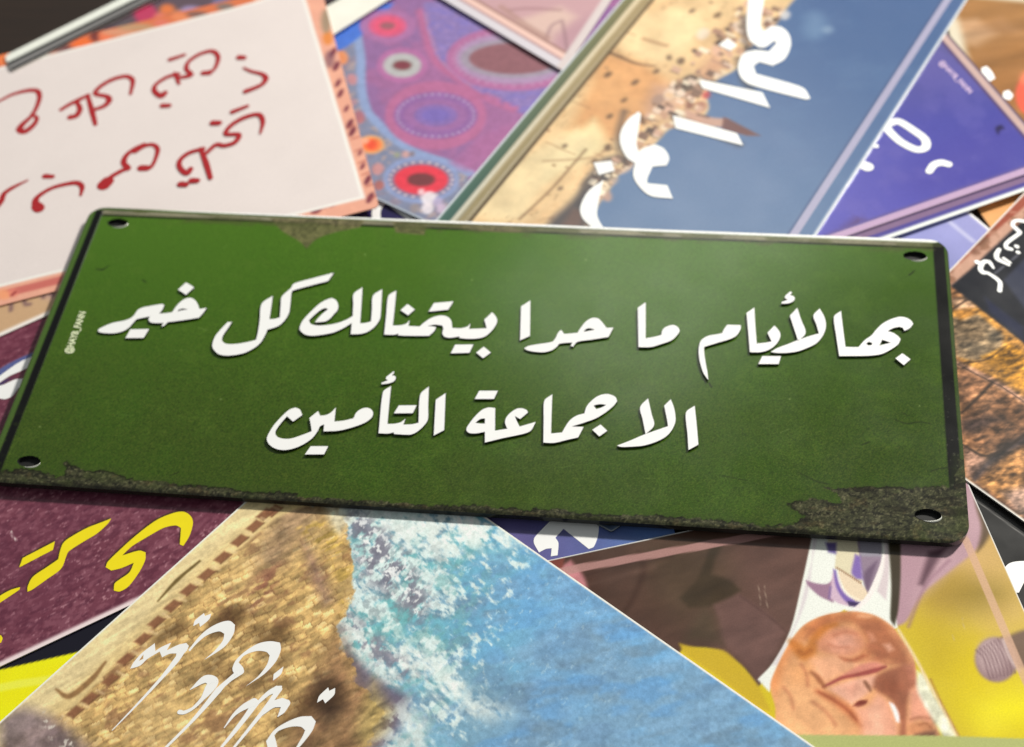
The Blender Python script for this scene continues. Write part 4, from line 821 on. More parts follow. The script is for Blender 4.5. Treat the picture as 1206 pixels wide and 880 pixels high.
# ------------------------------------------------------------------ old-town photo sign (top centre, blue sky)
def build_city():
    s = Plate('tin_sign', 'photo sign of a sandy old town under blue sky with white Arabic letters', 'sign', (942, 306), (1133, 9), (490, 286.5), 230, float(np.linalg.norm(W(490, 286.5, -3.7) - W(942, 306, -3.7))), -3.70,
              base=(92, 120, 160), thick=0.80, vis=[(520, 270), (720, -8), (1150, -8), (960, 290)], fine=.5, edge=(198, 204, 212), side=(215, 218, 220), edge_w=.9, r=2)
    P = s.P; U, V = P.U, P.V
    P.c[:] = (76, 101, 142); P.mix(P.grad((1000, 20), (780, 250)) * .75, (96, 121, 154)); P.mix(1 - P.grad((1080, 30), (900, 200)), (74, 97, 138)); P.mix(sstep(.5, .7, fbm(U / 20, V / 20, 3)) * .25, (92, 118, 154))
    P.ell(960, 30, 14, 16, (118, 146, 176), 4, .5); P.ell(975, 35, 6, 4, (150, 170, 188), 2, .5)
    town = [(540, 275), (700, -30), (960, -30), (925, 12), (905, 40), (878, 60), (868, 80), (842, 95), (832, 112), (834, 128), (822, 150), (806, 146), (788, 152), (770, 170), (752, 182), (742, 196), (728, 206), (716, 226), (705, 240), (690, 275)]
    P.poly(town, (218, 186, 142), 1.2); tm = P.mask(town, 1.2)
    n = fbm(U / 9, V / 9, 5); P.mix(tm * sstep(.42, .6, n) * .3, (204, 162, 118)); P.mix(tm * sstep(.55, .7, fbm(U / 14, V / 14, 6)) * .6, (226, 202, 158)); P.mix(tm * sstep(.64, .74, fbm(U / 3.2, V / 2.2, 7)) * .3, (140, 104, 78))
    def tp(pts, rgb, soft, al, sm=True): P.mix(P.mask(pts, soft, smooth=sm) * tm * al, rgb)
    tp([(690, 110), (710, 60), (760, 75), (790, 100), (770, 140), (735, 160), (700, 170), (660, 180)], (208, 150, 100), 4, .8); tp([(640, 190), (700, 140), (712, 160), (706, 178), (640, 215)], (228, 212, 166), 3, .9); tp([(720, 20), (800, 10), (830, 30), (800, 70), (760, 70), (722, 50)], (228, 200, 156), 4, .8)
    tp([(555, 250), (610, 190), (680, 150), (696, 170), (640, 220), (615, 260)], (226, 206, 164), 3, .8); tp([(790, 130), (840, 60), (860, 75), (830, 110)], (196, 146, 120), 4, .7); tp([(770, 100), (800, 100), (795, 130), (775, 150), (760, 130)], (176, 142, 128), 4, .7)
    P.line([(700, 55), (728, 66), (750, 75), (772, 78)], [1.2, 1.6, 1.2, .5], (96, 74, 58), .9, .8); P.line([(758, 46), (785, 54)], 1.6, (170, 132, 100), 1, .8); P.line([(612, 258), (650, 222), (690, 176)], .9, (128, 98, 72), .7, .8); P.line([(640, 190), (700, 185), (718, 170)], .7, (150, 112, 84), .8, .6)
    tp([(650, 258), (680, 230), (706, 190), (724, 184), (722, 206), (700, 240), (690, 275), (640, 275)], (62, 60, 66), 2.5, .9); tp([(655, 275), (675, 245), (690, 250), (680, 275)], (120, 88, 76), 2, .6)
    for x, y, w, hh in ((716, 88, 5, 3), (748, 97, 5, 2.6), (718, 137, 4, 2.4), (802, 72, 5, 4), (788, 68, 3, 3), (845, 18, 5, 2.5), (815, 13, 4, 2), (716, 174, 4, 4), (700, 190, 4, 2.5), (838, 98, 4, 3), (773, 84, 4, 2.4), (660, 222, 3, 2), (665, 172, 3, 2), (735, 118, 4, 2)):
        P.ell(x, y, w, hh, (92, 72, 58), 1.0, .8, rot=-30)
    for x, y, w, hh, c in ((828, 40, 8, 6, (222, 206, 188)), (790, 110, 9, 6, (214, 196, 180)), (775, 118, 8, 6, (150, 124, 112)), (812, 98, 12, 9, (84, 72, 66)), (800, 106, 6, 8, (72, 62, 58)), (825, 126, 8, 6, (160, 108, 92)), (812, 124, 5, 5, (122, 80, 68)), (832, 112, 5, 4, (178, 62, 66)), (795, 146, 6, 4, (180, 140, 110)), (765, 150, 6, 4, (214, 180, 140)), (755, 140, 4, 8, (96, 74, 60)), (775, 146, 10, 4, (196, 160, 120)), (765, 168, 10, 4, (210, 176, 136)), (782, 150, 3, 3, (230, 214, 196)), (714, 230, 6, 8, (190, 150, 132)), (722, 214, 7, 4, (170, 150, 140)), (738, 198, 10, 4, (200, 168, 150)), (845, 60, 6, 8, (200, 160, 140)), (858, 62, 4, 7, (190, 150, 130)), (880, 40, 6, 10, (214, 178, 150)), (905, 26, 8, 6, (206, 186, 170)), (925, 18, 6, 5, (200, 196, 196))):
        P.ell(x, y, w, hh, c, 1.2, .85, rot=-35)
    # crowd of small houses below the skyline, wall courses and openings further down
    keep = P.c.copy(); rng = random.Random(11); sky = [(925, 8), (905, 36), (878, 58), (842, 92), (832, 118), (806, 144), (775, 165), (745, 190), (722, 212), (705, 240)]
    for k in range(200):
        f = rng.random() * (len(sky) - 1); i = int(f); f -= i
        bx = sky[i][0] * (1 - f) + sky[i + 1][0] * f; by = sky[i][1] * (1 - f) + sky[i + 1][1] * f
        dd = rng.random() ** 1.4 * (58 if by < 150 else 30); bx -= dd * .82; by -= dd * .30
        if by < -15: continue
        w, hh = rng.uniform(4, 13), rng.uniform(4, 10); q = [(bx, by), (bx + w * .86, by + w * .36), (bx + w * .86 - hh * .5, by + w * .36 + hh * .7), (bx - hh * .5, by + hh * .7)]
        c = rng.choice([(226, 206, 176), (206, 172, 138), (182, 142, 118), (214, 190, 172), (160, 124, 108), (118, 92, 80), (84, 68, 62), (198, 160, 140), (232, 218, 196), (140, 112, 96)])
        P.mix(P.mask(q, .35, smooth=False) * tm * .9, c)
        if rng.random() < .5: P.line([q[3], q[2]], .5, (84, 64, 54), .3, .6)
    for k in range(44):
        x, y = rng.uniform(560, 840), rng.uniform(0, 250)
        if (x - 560) * .86 + y > 470 or (705 - x) > (y - 0) * -.86 + 250 - 15: continue
        if rng.random() < .6: P.mix(P.mask([(x, y), (x + 4, y + 1.6), (x + 2.6, y + 4), (x - 1.4, y + 2.4)], .4, smooth=False) * tm * .75, rng.choice([(148, 112, 84), (160, 126, 96), (128, 98, 76)]))
        else: L_ = rng.uniform(10, 34); P.line([(x, y), (x + L_ * .9, y + L_ * .36)], .5, (146, 106, 76), .4, .55)
    for k in range(5):
        x, y = rng.uniform(580, 740), rng.uniform(60, 235); L_ = rng.uniform(20, 60); P.line([(x, y), (x + L_ * .62, y - L_ * .75)], .55, (150, 112, 80), .5, .5)
    P.c = P.c * tm[:, None] + keep * (1 - tm[:, None]); P.speck(7, 16, .10, mask=tm)
    P.poly([(806, 128), (836, 138), (858, 140), (850, 150), (830, 148), (808, 142)], (186, 146, 128), .9, .95); P.line([(822, 135), (834, 138)], 1, (92, 66, 60), .6, .8); P.poly([(852, 138), (858, 140), (896, 160), (880, 160), (850, 152)], (104, 66, 62), .7, .95, smooth=False)
    # dark halo printed round the letters
    for pts in ([(735, 132), (728, 165), (736, 190)], [(684, 240), (690, 215), (705, 205)], [(876, 20), (880, 55), (900, 62)], [(870, 70), (876, 95), (885, 105)], [(830, 95), (880, 110)], [(795, 138), (870, 170)]):
        P.line(pts, 2.6, (64, 60, 62), 2.0, .6)
    # rolled frame along the town side: grey-green, ridge with its highlight painted pale, olive, dark inner line
    fr = s.LV - V
    w = P.grad((545, 255), (725, 10))
    def band(lo, hi, c0, c1, so=.35):
        m = sstep(lo - so, lo + so, fr) * (1 - sstep(hi - so, hi + so, fr)); c = np.array(c0)[None] * (1 - w[:, None]) + np.array(c1)[None] * w[:, None]; P.mix(m, c)
    band(-9, 5.8, (74, 104, 96), (128, 124, 92), .6); band(5.6, 8.0, (190, 186, 170), (206, 190, 160), .6); band(7.8, 11.8, (142, 130, 98), (150, 132, 96), .8); band(11.6, 12.8, (60, 48, 34), (82, 66, 46), .6)
    s.H += .9 * np.exp(-((fr - 6.6) / 2.4) ** 2)
    # lilac frame line on the sky side
    m = sstep(5.6, 6.1, V) * (1 - sstep(8.6, 9.1, V)); P.mix(m * .9, (168, 162, 186)); P.mix(sstep(8.6, 9.1, V) * (1 - sstep(9.5, 9.9, V)) * .5, (62, 74, 110))
    s.build()
    z = lambda p: Z(660, 5, 3.32, p)
    s.shapes('lettering', [
        z([(735,-40),(728,90),(740,140),(775,168),(800,168),(838,142),(845,152),(815,185),(760,180),(715,195),(695,240),(705,285),(745,315),(960,372),(978,368),(945,325),(765,272),(755,240),(778,225),(830,240),(875,215),(900,165),(895,120),(865,90),(825,85),(795,105),(782,85),(800,-40)]),
        z([(550,295),(790,345),(820,405),(555,328),(545,305)]), z([(440,435),(690,505),(715,552),(450,485)]),
        z([(305,420),(265,450),(235,500),(235,550),(260,600),(292,622),(285,670),(310,715),(355,750),(440,760),(418,708),(340,700),(340,680),(360,635),(415,630),(425,600),(405,565),(370,548),(330,560),(305,575),(298,540),(315,430)]),
        z([(655,132),(690,160),(665,182),(618,160)]), z([(130,620),(200,612),(212,650),(150,668)]),
        z([(168,688),(110,730),(78,790),(85,835),(125,875),(140,900),(185,900),(145,830),(150,770)]),
    ], M_white, h=.25)
build_city()

# ------------------------------------------------------------------ dot painting (purple, top)
def build_dots():
    # edge against the navy sign runs (432,230) - (505,262)
    s = Plate('tin_sign', 'purple and pink dot-painting sign with red and blue ovals, behind the white sign', 'sign', (600, 306.5), (432, 229), (728, 134), 175, 240, -6.00,
              base=(142, 104, 152), thick=0.50, vis=[(370, 0), (735, -8), (640, 120), (520, 275), (420, 240)], fine=.55, edge=(176, 186, 196), side=(160, 160, 175), r=2, edge_w=.6)
    P = s.P; X, Y = P.X, P.Y
    z1 = lambda p: Z(380, 8, 6.667, p); z2 = lambda p: Z(400, 130, 6.667, p)
    P.mix(sstep(.4, .6, fbm(X / 12, Y / 12, 3)) * .5, (168, 104, 146))
    # grey-blue outer ground with small ornaments
    out = z1([(60, 200), (200, 100), (320, 60), (300, 250), (330, 420), (330, 640), (380, 820), (440, 900)]) + z2([(420, 220), (560, 300), (720, 350), (880, 400), (1020, 470), (1000, 640), (900, 900), (300, 950), (40, 600), (-100, 200)])
    P.poly(out, (126, 132, 158), .9, 1); om = P.mask(out, .9)
    P.mix(om * sstep(.48, .6, fbm(X / 4, Y / 4, 5)) * .7, (140, 126, 142)); P.mix(om * sstep(.62, .7, fbm(X / 2.6, Y / 2.6, 6)) * .6, (186, 160, 152))
    rim = z1([(275, 240), (300, 400), (305, 640), (350, 820), (420, 900)]) + z2([(400, 200), (560, 310), (740, 380), (900, 430), (1020, 490)])
    P.line(rim, 3.6, (140, 158, 200), .9, .95)
    P.poly(z1([(60, 230), (420, 0), (560, -30), (430, 130), (310, 220), (250, 270), (180, 320), (90, 360)]), (76, 116, 206), 1, 1)
    def oval(f, cx, cy, rings):
        for rx, ry, c in rings:
            if c[0] == 'dots':
                N = c[2]
                for k in range(N):
                    a = 2 * math.pi * k / N; (x, y), = f([(cx + rx * math.cos(a), cy + ry * math.sin(a))]); P.ell(x, y, c[3], c[3] * .75, c[1], .5, .8, n=8)
            else:
                (x, y), = f([(cx, cy)]); P.ell(x, y, rx / 6.667, ry / 6.667, c, .9, .95)
    oval(z1, 510, 150, [(220, 130, (166, 112, 160)), (150, 90, (206, 92, 128)), (110, 62, (216, 88, 118)), (60, 28, (150, 96, 106))])
    # pink field and the blue-violet field that curves beside it
    P.poly(z1([(790, 20), (830, 200), (890, 380), (1000, 480), (1150, 620), (1400, 760), (1700, 900), (1900, 700), (1900, 200), (1100, -40), (800, -40)]), (134, 116, 172), 1.2, 1); P.line(z1([(770, 40), (820, 240), (890, 420), (1060, 560), (1250, 690), (1500, 800)]), 4.0, (176, 104, 144), 1.4, .9); P.line(z1([(800, 40), (850, 240), (930, 420), (1080, 560), (1250, 670)]), 1.0, (160, 144, 188), .8, .6)
    vm = P.mask(z1([(790, 20), (830, 200), (890, 380), (1000, 480), (1150, 620), (1400, 760), (1700, 900), (1900, 700), (1900, 200), (1100, -40)]), 1); P.mix(vm * sstep(.5, .62, fbm(X / 2, Y / 2, 9)) * .5, (120, 112, 186)); P.mix(vm * sstep(.6, .7, fbm(X / 1.6, Y / 1.6, 10)) * .4, (168, 140, 190))
    oval(z1, 625, 460, [(200, 140, (172, 108, 156)), (150, 96, (176, 178, 178)), (78, 42, (128, 112, 106)), (66, 32, (126, 62, 74))])
    f3 = lambda p: Z(530, 8, 5.243, p)
    for rx, ry, c in ((420, 200, (172, 108, 152)), (360, 158, (164, 138, 172)), (330, 122, (152, 142, 158)), (278, 96, (138, 92, 100))): (x, y), = f3([(395, 320)]); P.ell(x, y, rx / 5.243, ry / 5.243, c, .9, .95)
    for k in range(40): a = 2 * math.pi * k / 40; (x, y), = f3([(395 + 372 * math.cos(a), 320 + 168 * math.sin(a))]); P.ell(x, y, 1.4, 1, (186, 160, 184), .5, .7, n=8)
    oval(z2, 755, 40, [(400, 270, (176, 106, 146)), (330, 185, (140, 100, 158)), (300, 165, ('dots', (176, 158, 190), 34, 1.9)), (250, 125, (150, 104, 156)), (170, 85, (130, 106, 170)), (110, 52, (120, 104, 176))])
    P.poly(z2([(850, 420), (1200, 150), (1400, 100), (1300, 400), (1030, 480)]), (168, 106, 152), 2.5, .7)
    # red oval with white beads in its pale blue pocket
    oval(z2, 640, 545, [(300, 190, (138, 152, 194)), (262, 150, (126, 122, 150)), (245, 138, ('dots', (222, 198, 204), 24, 2.0)), (215, 118, (224, 62, 78)), (110, 52, (112, 62, 66))])
    oval(z2, 250, 270, [(105, 72, (226, 168, 110)), (80, 55, (236, 122, 72)), (40, 36, (226, 84, 60))]); P.line(z2([(110, 262), (200, 240)]), 3, (238, 168, 140), .8)
    for x, y, r, c in ((150, 400, 50, (222, 140, 92)), (230, 570, 40, (196, 136, 142)), (240, 750, 24, (170, 130, 140)), (290, 860, 40, (170, 110, 122))): (px, py), = z1([(x, y)]); P.ell(px, py, r / 6.667, r / 6, c, .9, .9, rot=-30)
    for x, y, r, c in ((160, 80, 28, (180, 116, 122)), (450, 350, 24, (150, 152, 130)), (520, 345, 30, (196, 152, 150)), (570, 340, 20, (132, 116, 122)), (300, 460, 50, (196, 140, 140)), (310, 590, 40, (172, 104, 100)), (700, 690, 60, (230, 220, 226)), (640, 640, 26, (230, 206, 212)), (690, 770, 50, (226, 216, 224)), (770, 720, 40, (176, 164, 196)), (800, 770, 40, (196, 176, 202)), (590, 770, 40, (146, 136, 140))): (px, py), = z2([(x, y)]); P.ell(px, py, r / 6.667, r / 7.5, c, .8, .9, rot=-30)
    P.speck(1.8, 19, .06)
    s.build()
build_dots()

# ------------------------------------------------------------------ purple-blue sign (top right)
def build_purple():
    s = Plate('tin_sign', 'violet-blue sign with pink frame lines and white rounded letters, top right', 'sign', (1261.3, 205.7), (1060, 276), (1122, 45.6), 130, 98, -4.80,
              base=(70, 70, 150), thick=0.60, vis=[(950, 285), (1110, 30), (1220, 130), (1220, 240)], fine=.55, edge=None, side=(226, 230, 228), r=2)
    P = s.P; U, V = P.U, P.V
    P.mix(P.grad((1100, 120), (1010, 250)) * .8, (88, 82, 172)); P.mix(1 - P.grad((1100, 60), (1130, 140)), (88, 84, 140)); P.mix(P.mask([(1206, 130), (1206, 230), (1090, 230), (1060, 210), (1150, 150)], 8) * .5, (72, 66, 150)); P.mix(sstep(.5, .7, fbm(U / 14, V / 14, 3)) * .3, (104, 96, 168))
    P.mix(P.mask([(985, 275), (1010, 255), (1030, 262), (1060, 256), (1050, 275)], 3) * sstep(.4, .55, fbm(U / 3, V / 3, 5)) * .8, (86, 60, 104))
    P.ell(1076, 148, 22, 12, (150, 120, 150), 6, 0.0)
    z = lambda p: Z(980, 5, 3.2, p)
    P.poly(z([(615, 470), (625, 458), (640, 455), (650, 470), (635, 475), (625, 492)]), (34, 28, 70), .8, .9)
    # frame lines along the near side: pink, dark, mauve, blue, white edge
    def along(a, b, w, c, so=.3): P.line([a, b], w, c, so, 1, smooth=False)
    d = V
    for (lo, hi, c) in ((0, 1.7, (226, 230, 226)), (1.7, 3.6, (74, 66, 140)), (3.6, 6.0, (122, 96, 130)), (6.0, 6.9, (60, 40, 64)), (6.9, 9.8, (182, 154, 186)), (9.8, 10.6, (92, 80, 140))):
        P.mix(sstep(lo - .3, lo + .3, d) * (1 - sstep(hi - .3, hi + .3, d)) if lo else 1 - sstep(hi - .3, hi + .3, d), c)
    # and along the far right side
    A, B = W(1122, 45.6, s.z), W(1209, 145.6, s.z); e = _n(B - A); dd = (P.X - A[0]) * -e[1] + (P.Y - A[1]) * e[0]
    for lo, hi, c in ((-.2, 1.0, (92, 74, 84)), (1.0, 3.9, (188, 160, 154)), (3.9, 4.9, (78, 58, 92)), ): P.mix(sstep(-hi - .3, -hi + .3, dd) * (1 - sstep(-lo - .3, -lo + .3, dd)), c)
    s.build()
    k = 1 / 3.2 / 2.6
    s.ribbons('lettering', [(z([(215, 450), (250, 442), (310, 478), (350, 510), (352, 540), (318, 548), (260, 520), (218, 482), (205, 460), (215, 448)]), [26*k] * 10), (z([(366, 630), (384, 606), (412, 598), (438, 604)]), [22*k, 24*k, 26*k, 24*k]), (z([(100, 600), (134, 614)]), [30*k, 36*k]), (z([(150, 530), (166, 536)]), [20*k, 16*k])], M_white)
    s.text('caption', '@HAYB_FANN', (1104, 75.5), (1140, 112), (1110.5, 70.5), flat_mat('pink_caption', (190, 166, 200), .5))
build_purple()

# ------------------------------------------------------------------ brown sign in the top right corner
def build_brown():
    s = Plate('tin_sign', 'brown wood-tone sign with a red blot in the top right corner', 'sign', (1104, -16), (1206, -6), (1150, 160), 120, 90, -5.80,
              base=(150, 108, 66), thick=0.60, vis=[(1100, -8), (1220, -8), (1220, 170), (1120, 100)], fine=.6, edge=(206, 196, 176), side=(205, 195, 175), edge_w=4.6, r=1)
    P = s.P; P.mix(P.mask([(1120, 25), (1150, 22), (1175, 40), (1150, 55), (1120, 50)], 3) * .7, (196, 160, 128)); P.mix(P.grad((1150, 40), (1200, 90)) * .5, (146, 96, 52)); P.speck(8, 31, .16, 3, .7, 20); P.mix(P.mask([(1130, 30), (1180, 20), (1206, 40), (1160, 40)], 3) * .4, (176, 132, 96))
    P.ell(1214, 112, 18, 24, (222, 92, 72), 1.2, .95); P.ell(1210, 92, 8, 8, (236, 130, 96), 2, .8)
    s.build()
    s.shapes('lettering', [[(1156, 80), (1162, 78), (1168, 84), (1172, 92), (1166, 96), (1156, 90)], [(1182, 108), (1188, 106), (1193, 112), (1190, 118), (1180, 116)]], M_white, h=.08)
build_brown()

# ------------------------------------------------------------------ lavender sign between the violet and green ones, orange sign below it
def build_lav():
    s = Plate('tin_sign', 'pale lavender sign with thin white lines, between the violet sign and the green sign corner', 'sign', (1108, 222), (1162, 266.5), (1000, 268), 90, 110, -6.40,
              base=(150, 150, 200), thick=0.50, vis=[(1040, 240), (1180, 240), (1180, 340), (1040, 340)], fine=.55, edge=(232, 230, 232), side=(220, 220, 225), edge_w=1.0)
    P = s.P; P.mix(P.grad((1150, 250), (1100, 290)) * .5, (136, 140, 198)); P.line([(1119, 262), (1146, 284)], 1.6, (184, 184, 216), .6, .9, smooth=False); P.speck(10, 41, .06); s.build()
    t = Plate('tin_sign', 'orange sign showing as a small wedge beside the lavender sign', 'sign', (1145, 238), (1210, 215), (1170, 275), 70, 60, -7.6,
              base=(228, 166, 106), thick=.9, vis=[(1140, 215), (1200, 215), (1200, 280), (1140, 280)], fine=.6, edge=(40, 30, 30), side=(120, 90, 70))
    t.P.speck(8, 43, .1); t.build()
build_lav()

# ------------------------------------------------------------------ stone wall photo with dark plaque (right edge)
def build_stone():
    # near edge runs (1137,565) - (1206,614); red border strip runs (1120,318) - (1206,238)
    s = Plate('tin_sign', 'photo sign of brown stones with a dark blue plaque of white writing, right edge', 'sign', (985, 457), (1206, 614), (1109, 328), 190, 140, -3.40,
              base=(176, 122, 80), thick=0.60, vis=[(1100, 540), (1100, 320), (1215, 215), (1225, 640)], fine=.45, edge=(240, 236, 230), edge_w=.5, side=(225, 220, 215), mat=M_photo)
    P = s.P; X, Y = P.X, P.Y
    n1 = fbm(X / 5, Y / 5, 3, 5); n2 = fbm(X / 1.6, Y / 1.6, 5, 4)
    P.mix(sstep(.4, .6, n1) * .6, (196, 142, 92)); P.mix(sstep(.55, .7, n2) * .4, (108, 70, 46))
    def st(pts, c, soft=1.0, al=.95, rough=.5):
        m = P.mask(pts, soft); P.mix(m * al, np.array([c]) * (1 - rough * .5 + rough * fbm(X / 2.2, Y / 2.2, sum(c) % 97, 4))[:, None])
    st([(1118, 360), (1150, 350), (1185, 380), (1206, 398), (1206, 470), (1170, 445), (1130, 425)], (206, 146, 68)); st([(1120, 375), (1150, 368), (1182, 395), (1180, 415), (1150, 425), (1126, 420)], (150, 126, 98)); st([(1155, 420), (1190, 405), (1215, 420), (1215, 460), (1190, 452)], (214, 148, 48))
    st([(1122, 362), (1140, 358), (1150, 370), (1130, 378)], (196, 134, 60)); st([(1118, 352), (1140, 350), (1150, 362), (1125, 365)], (190, 150, 120)); P.ell(1170, 397, 8, 7, (66, 60, 50), 2, .8); P.ell(1150, 410, 14, 6, (110, 98, 80), 3, .6); P.ell(1189, 416, 2.5, 2.5, (90, 60, 24), .8, .9)
    P.line([(1126, 428), (1150, 440), (1180, 455), (1215, 478)], [2, 2.4, 2.2, 2], (206, 158, 134), 1.2, .9)
    st([(1128, 432), (1150, 442), (1166, 452), (1150, 468), (1132, 482)], (178, 124, 88)); st([(1168, 455), (1215, 484), (1215, 505), (1185, 525), (1160, 535), (1134, 522), (1132, 490)], (132, 92, 64), 1, .95, .9)
    P.line([(1133, 486), (1150, 470), (1165, 454)], 1.0, (92, 66, 48), .8, .9); P.poly([(1133, 496), (1160, 490), (1180, 494), (1150, 508), (1134, 508)], (66, 56, 60), 2.5, .7)
    st([(1134, 524), (1150, 532), (1162, 540), (1150, 556), (1138, 562)], (184, 140, 118)); P.poly([(1142, 562), (1160, 542), (1180, 525), (1215, 506), (1215, 520), (1188, 534), (1165, 552), (1148, 570)], (56, 50, 54), 1.4, .9)
    st([(1152, 568), (1170, 552), (1190, 536), (1215, 522), (1215, 600), (1185, 590)], (178, 126, 76), 1, .95, .9); st([(1180, 580), (1215, 570), (1215, 612), (1195, 602)], (206, 166, 148), 2, .9, .3); P.line([(1150, 572), (1175, 590), (1190, 598)], 1.5, (66, 48, 44), 1.2, .8)
    P.speck(1.7, 47, .8, 1.4, .7, 30); P.speck(6, 48, .4)
    for pts, w in (([(1126, 428), (1150, 441), (1180, 456), (1215, 480)], .5), ([(1133, 486), (1150, 470), (1168, 452)], .9), ([(1134, 524), (1160, 537), (1186, 527), (1215, 506)], .9), ([(1118, 366), (1150, 352), (1185, 382), (1210, 400)], .8), ([(1130, 428), (1160, 424), (1185, 408)], .5)): P.line(pts, w, (54, 40, 32), .4, .8)
    P.c *= .84
    # plaque
    P.poly([(1119, 336), (1142, 316), (1206, 250), (1240, 215), (1240, 440), (1206, 404), (1180, 384), (1152, 362)], (17, 19, 29), .8, 1, smooth=False); P.poly([(1182, 330), (1240, 270), (1240, 400), (1206, 362)], (48, 52, 72), 1, .9, smooth=False); P.poly([(1160, 350), (1206, 385), (1206, 402), (1165, 368)], (24, 30, 62), 1.2, .8, smooth=False); P.line([(1150, 330), (1206, 372)], 1.2, (18, 18, 28), .6, .8); P.line([(1172, 322), (1182, 314)], .6, (120, 120, 130), .5, .8); P.line([(1192, 306), (1198, 301)], .8, (110, 110, 120), .5, .8)
    # pinkish stone band and red border
    P.poly([(1118, 338), (1118, 316), (1206, 236), (1240, 205), (1240, 225), (1206, 258), (1142, 318)], (190, 148, 128), .8, 1, smooth=False); P.poly([(1100, 336), (1118, 300), (1206, 222), (1240, 195), (1240, 216), (1206, 244), (1160, 283), (1118, 322)], (150, 74, 56), .7, 1, smooth=False)
    bm_ = P.mask([(1118, 338), (1118, 300), (1206, 222), (1240, 205), (1206, 258), (1142, 318)], .5, smooth=False); P.mix(bm_ * sstep(.5, .65, fbm(X / 4, Y / 4, 51)) * .6, (120, 78, 54)); P.mix(bm_ * sstep(.6, .7, fbm(X / 2.5, Y / 2.5, 53)) * .4, (206, 160, 140)); P.ell(1155, 284, 9, 5, (96, 62, 44), 2, .7, rot=-40); P.ell(1148, 296, 6, 4, (110, 70, 54), 1.5, .7)
    s.build()
    z = lambda p: Z(1110, 220, 5.5, p); k = 1 / 5.5 / 2.7
    s.ribbons('lettering', [(z([(560, 235), (515, 222), (470, 222), (455, 250), (485, 280), (500, 300), (440, 345), (412, 372), (415, 396), (445, 406)]), [22*k] * 10), (z([(478, 386), (484, 390)]), [22*k] * 2), (z([(486, 424), (492, 428)]), [20*k] * 2), (z([(366, 408), (350, 440), (358, 470), (430, 508)]), [22*k, 26*k, 24*k, 16*k]), (z([(395, 464), (440, 494)]), [16*k, 12*k]),
        (z([(222, 488), (232, 494)]), [26*k] * 2), (z([(330, 528), (302, 490), (265, 490), (245, 530), (262, 556), (295, 562), (368, 616), (370, 675)]), [12*k, 22*k, 26*k, 26*k, 26*k, 18*k, 22*k, 24*k])], M_white)
build_stone()

# ------------------------------------------------------------------ pink framed sign (top)
def build_pink():
    s = Plate('tin_sign', 'faded pink sign with pale double frame lines, top edge left of the old-town sign', 'sign', (664, 84), (540, 10), (760, -60), 120, 110, -4.60,
              base=(190, 152, 158), thick=0.50, vis=[(520, -8), (780, -8), (760, 40), (640, 100)], fine=.6, edge=None, side=(214, 206, 212))
    P = s.P; V = P.V
    P.mix(P.mask([(590, 30), (660, 8), (680, 20), (650, 50), (625, 45)], 3) * .8, (212, 184, 172)); P.mix(P.mask([(650, 40), (700, 15), (720, 30), (690, 70), (660, 60)], 5) * .6, (174, 136, 148)); P.line([(643, 45), (650, 30), (662, 24), (665, 40), (668, 60)], .8, (138, 108, 116), 1, .8); P.line([(600, 12), (622, 10), (660, 12)], 1.2, (150, 114, 118), 1, .7)
    P.line([(590, 8), (620, 30), (645, 45)], 2.5, (168, 132, 124), 1.2, .7)
    for lo, hi, c in ((0, 4.2, (206, 200, 208)), (4.2, 5.2, (166, 134, 140)), (5.2, 8.2, (224, 188, 178)), (8.2, 9.6, (160, 124, 118))): P.mix((sstep(lo - .4, lo + .4, V) if lo else 1) * (1 - sstep(hi - .4, hi + .4, V)), c)
    U = P.U; P.mix(1 - sstep(3.2, 4.4, U), (206, 194, 194)); s.build()
build_pink()

# ------------------------------------------------------------------ navy sign with the tip of a white letter
def build_navy():
    s = Plate('tin_sign', 'navy sign with a white looped letter, between the white calligraphy sign and dot painting', 'sign', (560, 280), (330, 275), (540, 200), 110, 60, -7.4,
              base=(36, 30, 76), thick=.9, vis=[(330, 215), (540, 215), (540, 275), (330, 275)], fine=.6, edge=None, side=(60, 60, 90))
    P = s.P; P.ell(447, 230, 3, 2.5, (220, 210, 214), .8, .8); P.speck(6, 57, .1); s.build()
    z = lambda p: Z(330, 190, 5.743, p); k = 1 / 5.743 / 2.9
    s.ribbons('lettering', [(z([(655, 430), (650, 340), (680, 285), (730, 272), (800, 320), (880, 380)]), [50*k, 52*k, 52*k, 50*k, 50*k, 50*k])], M_white)
build_navy()

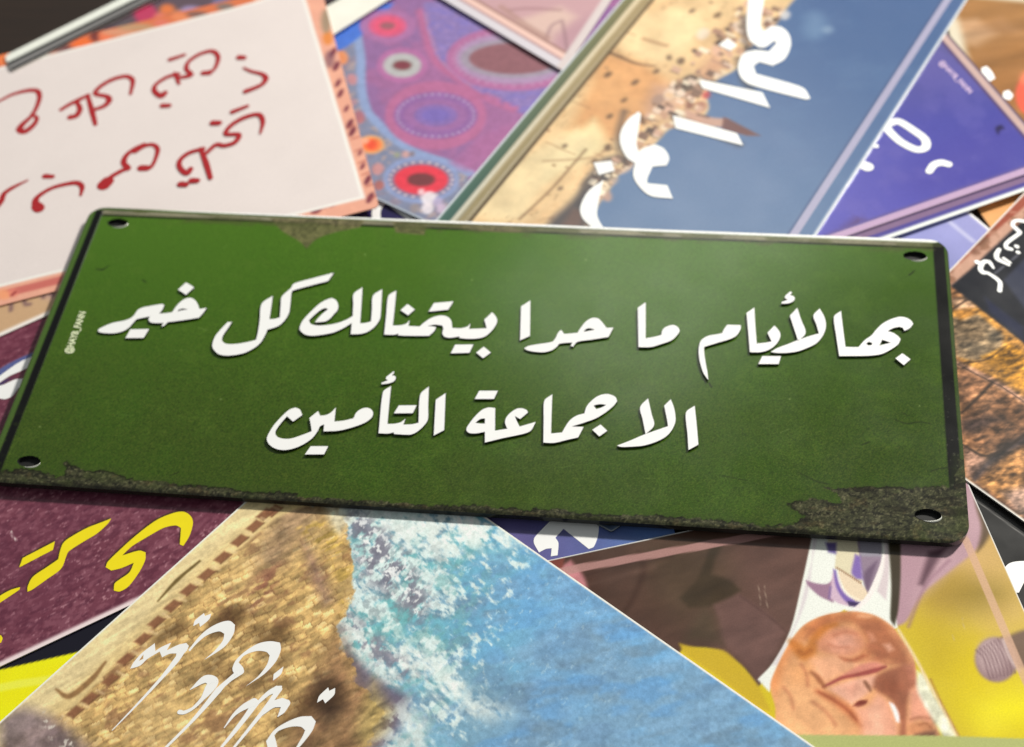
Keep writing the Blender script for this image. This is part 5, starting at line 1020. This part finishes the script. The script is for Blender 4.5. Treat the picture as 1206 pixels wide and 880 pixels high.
# ------------------------------------------------------------------ white sign edge top, grey sign top left, tan sign left
def build_rest():
    s = Plate('tin_sign', 'brightly painted sign with a magenta patch, behind the far edge of the white calligraphy sign', 'sign', (78, 42), (190, -16), (120, 70), 130, 60, -3.80,
              base=(96, 80, 90), thick=0.50, vis=[(70, 60), (160, -8), (300, -8), (290, 20), (100, 70)], fine=.6, edge=(34, 24, 28), side=(60, 50, 55), edge_w=.6)
    P = s.P
    for x, y, rx, ry, c in ((146, 32, 14, 9, (92, 84, 90)), (172, 17, 14, 12, (190, 62, 98)), (190, 22, 9, 8, (218, 120, 104)), (197, 11, 9, 6, (224, 122, 70)), (212, 18, 10, 6, (226, 138, 96)), (225, 12, 12, 5, (160, 142, 186)), (248, 12, 7, 4, (170, 60, 90)), (172, -6, 14, 8, (210, 120, 80)), (262, 4, 12, 8, (120, 112, 150))):
        P.ell(x, y, rx, ry, c, 1.6, .95)
    s.build()
    s = Plate('tin_sign', 'plain white sign corner at the top edge beside the dot painting', 'sign', (386, 45), (441, 10), (340, -40), 110, 60, -4.10,
              base=(232, 230, 220), thick=0.50, vis=[(370, -8), (450, -8), (380, 50)], fine=.8, edge=None, side=(220, 220, 215))
    s.P.speck(10, 61, .03); s.build()
    s = Plate('tin_sign', 'grey sign with a thick white rim and black lines in the top left corner', 'sign', (5, 66), (118, 10), (13, 85), 150, 11.0, -2.40,
              base=(110, 108, 110), thick=0.70, vis=[(-10, 90), (170, -8), (0, 0)], fine=.6, edge=None, side=(225, 226, 220))
    P = s.P
    A, B = W(5, 66, s.z), W(118, 10, s.z); e = _n(B - A); d = -((P.X - A[0]) * -e[1] + (P.Y - A[1]) * e[0])
    P.mix(1 - sstep(4.2, 4.8, d), (230, 232, 224)); P.mix(sstep(4.4, 4.8, d), (124, 122, 122)); P.mix(sstep(4.2, 4.6, d) * (1 - sstep(6.2, 6.6, d)), (8, 10, 12)); P.mix(sstep(8.9, 9.3, d), (14, 10, 12))
    s.build()
    s = Plate('tin_sign', 'tan sign with dark tree-like marks, strip showing beneath the white calligraphy sign', 'sign', (110, 347), (0, 396), (80, 300), 150, 60, -3.9,
              base=(196, 160, 124), thick=.6, vis=[(-10, 330), (90, 310), (70, 390), (-10, 410)], fine=.55, edge=(236, 228, 222), side=(230, 222, 216), edge_w=1.6)
    P = s.P; z = lambda p: Z(0, 290, 8.614, p)
    P.mix(P.grad((30, 370), (70, 335)) * .5, (206, 172, 136)); P.mix(P.mask(z([(-40, 480), (620, 330), (640, 420), (520, 560), (350, 480), (180, 560), (0, 590)]), 2) * .5, (186, 150, 150))
    for pts in ([(60, 560), (110, 570), (110, 650)], [(240, 530), (260, 590), (300, 590)], [(330, 500), (430, 490), (440, 520)], [(480, 470), (540, 500)], [(250, 520), (300, 505), (400, 475)]): P.line(z(pts), [1.4] * len(pts), (104, 76, 86), .9, .75)
    s.build()
build_rest()
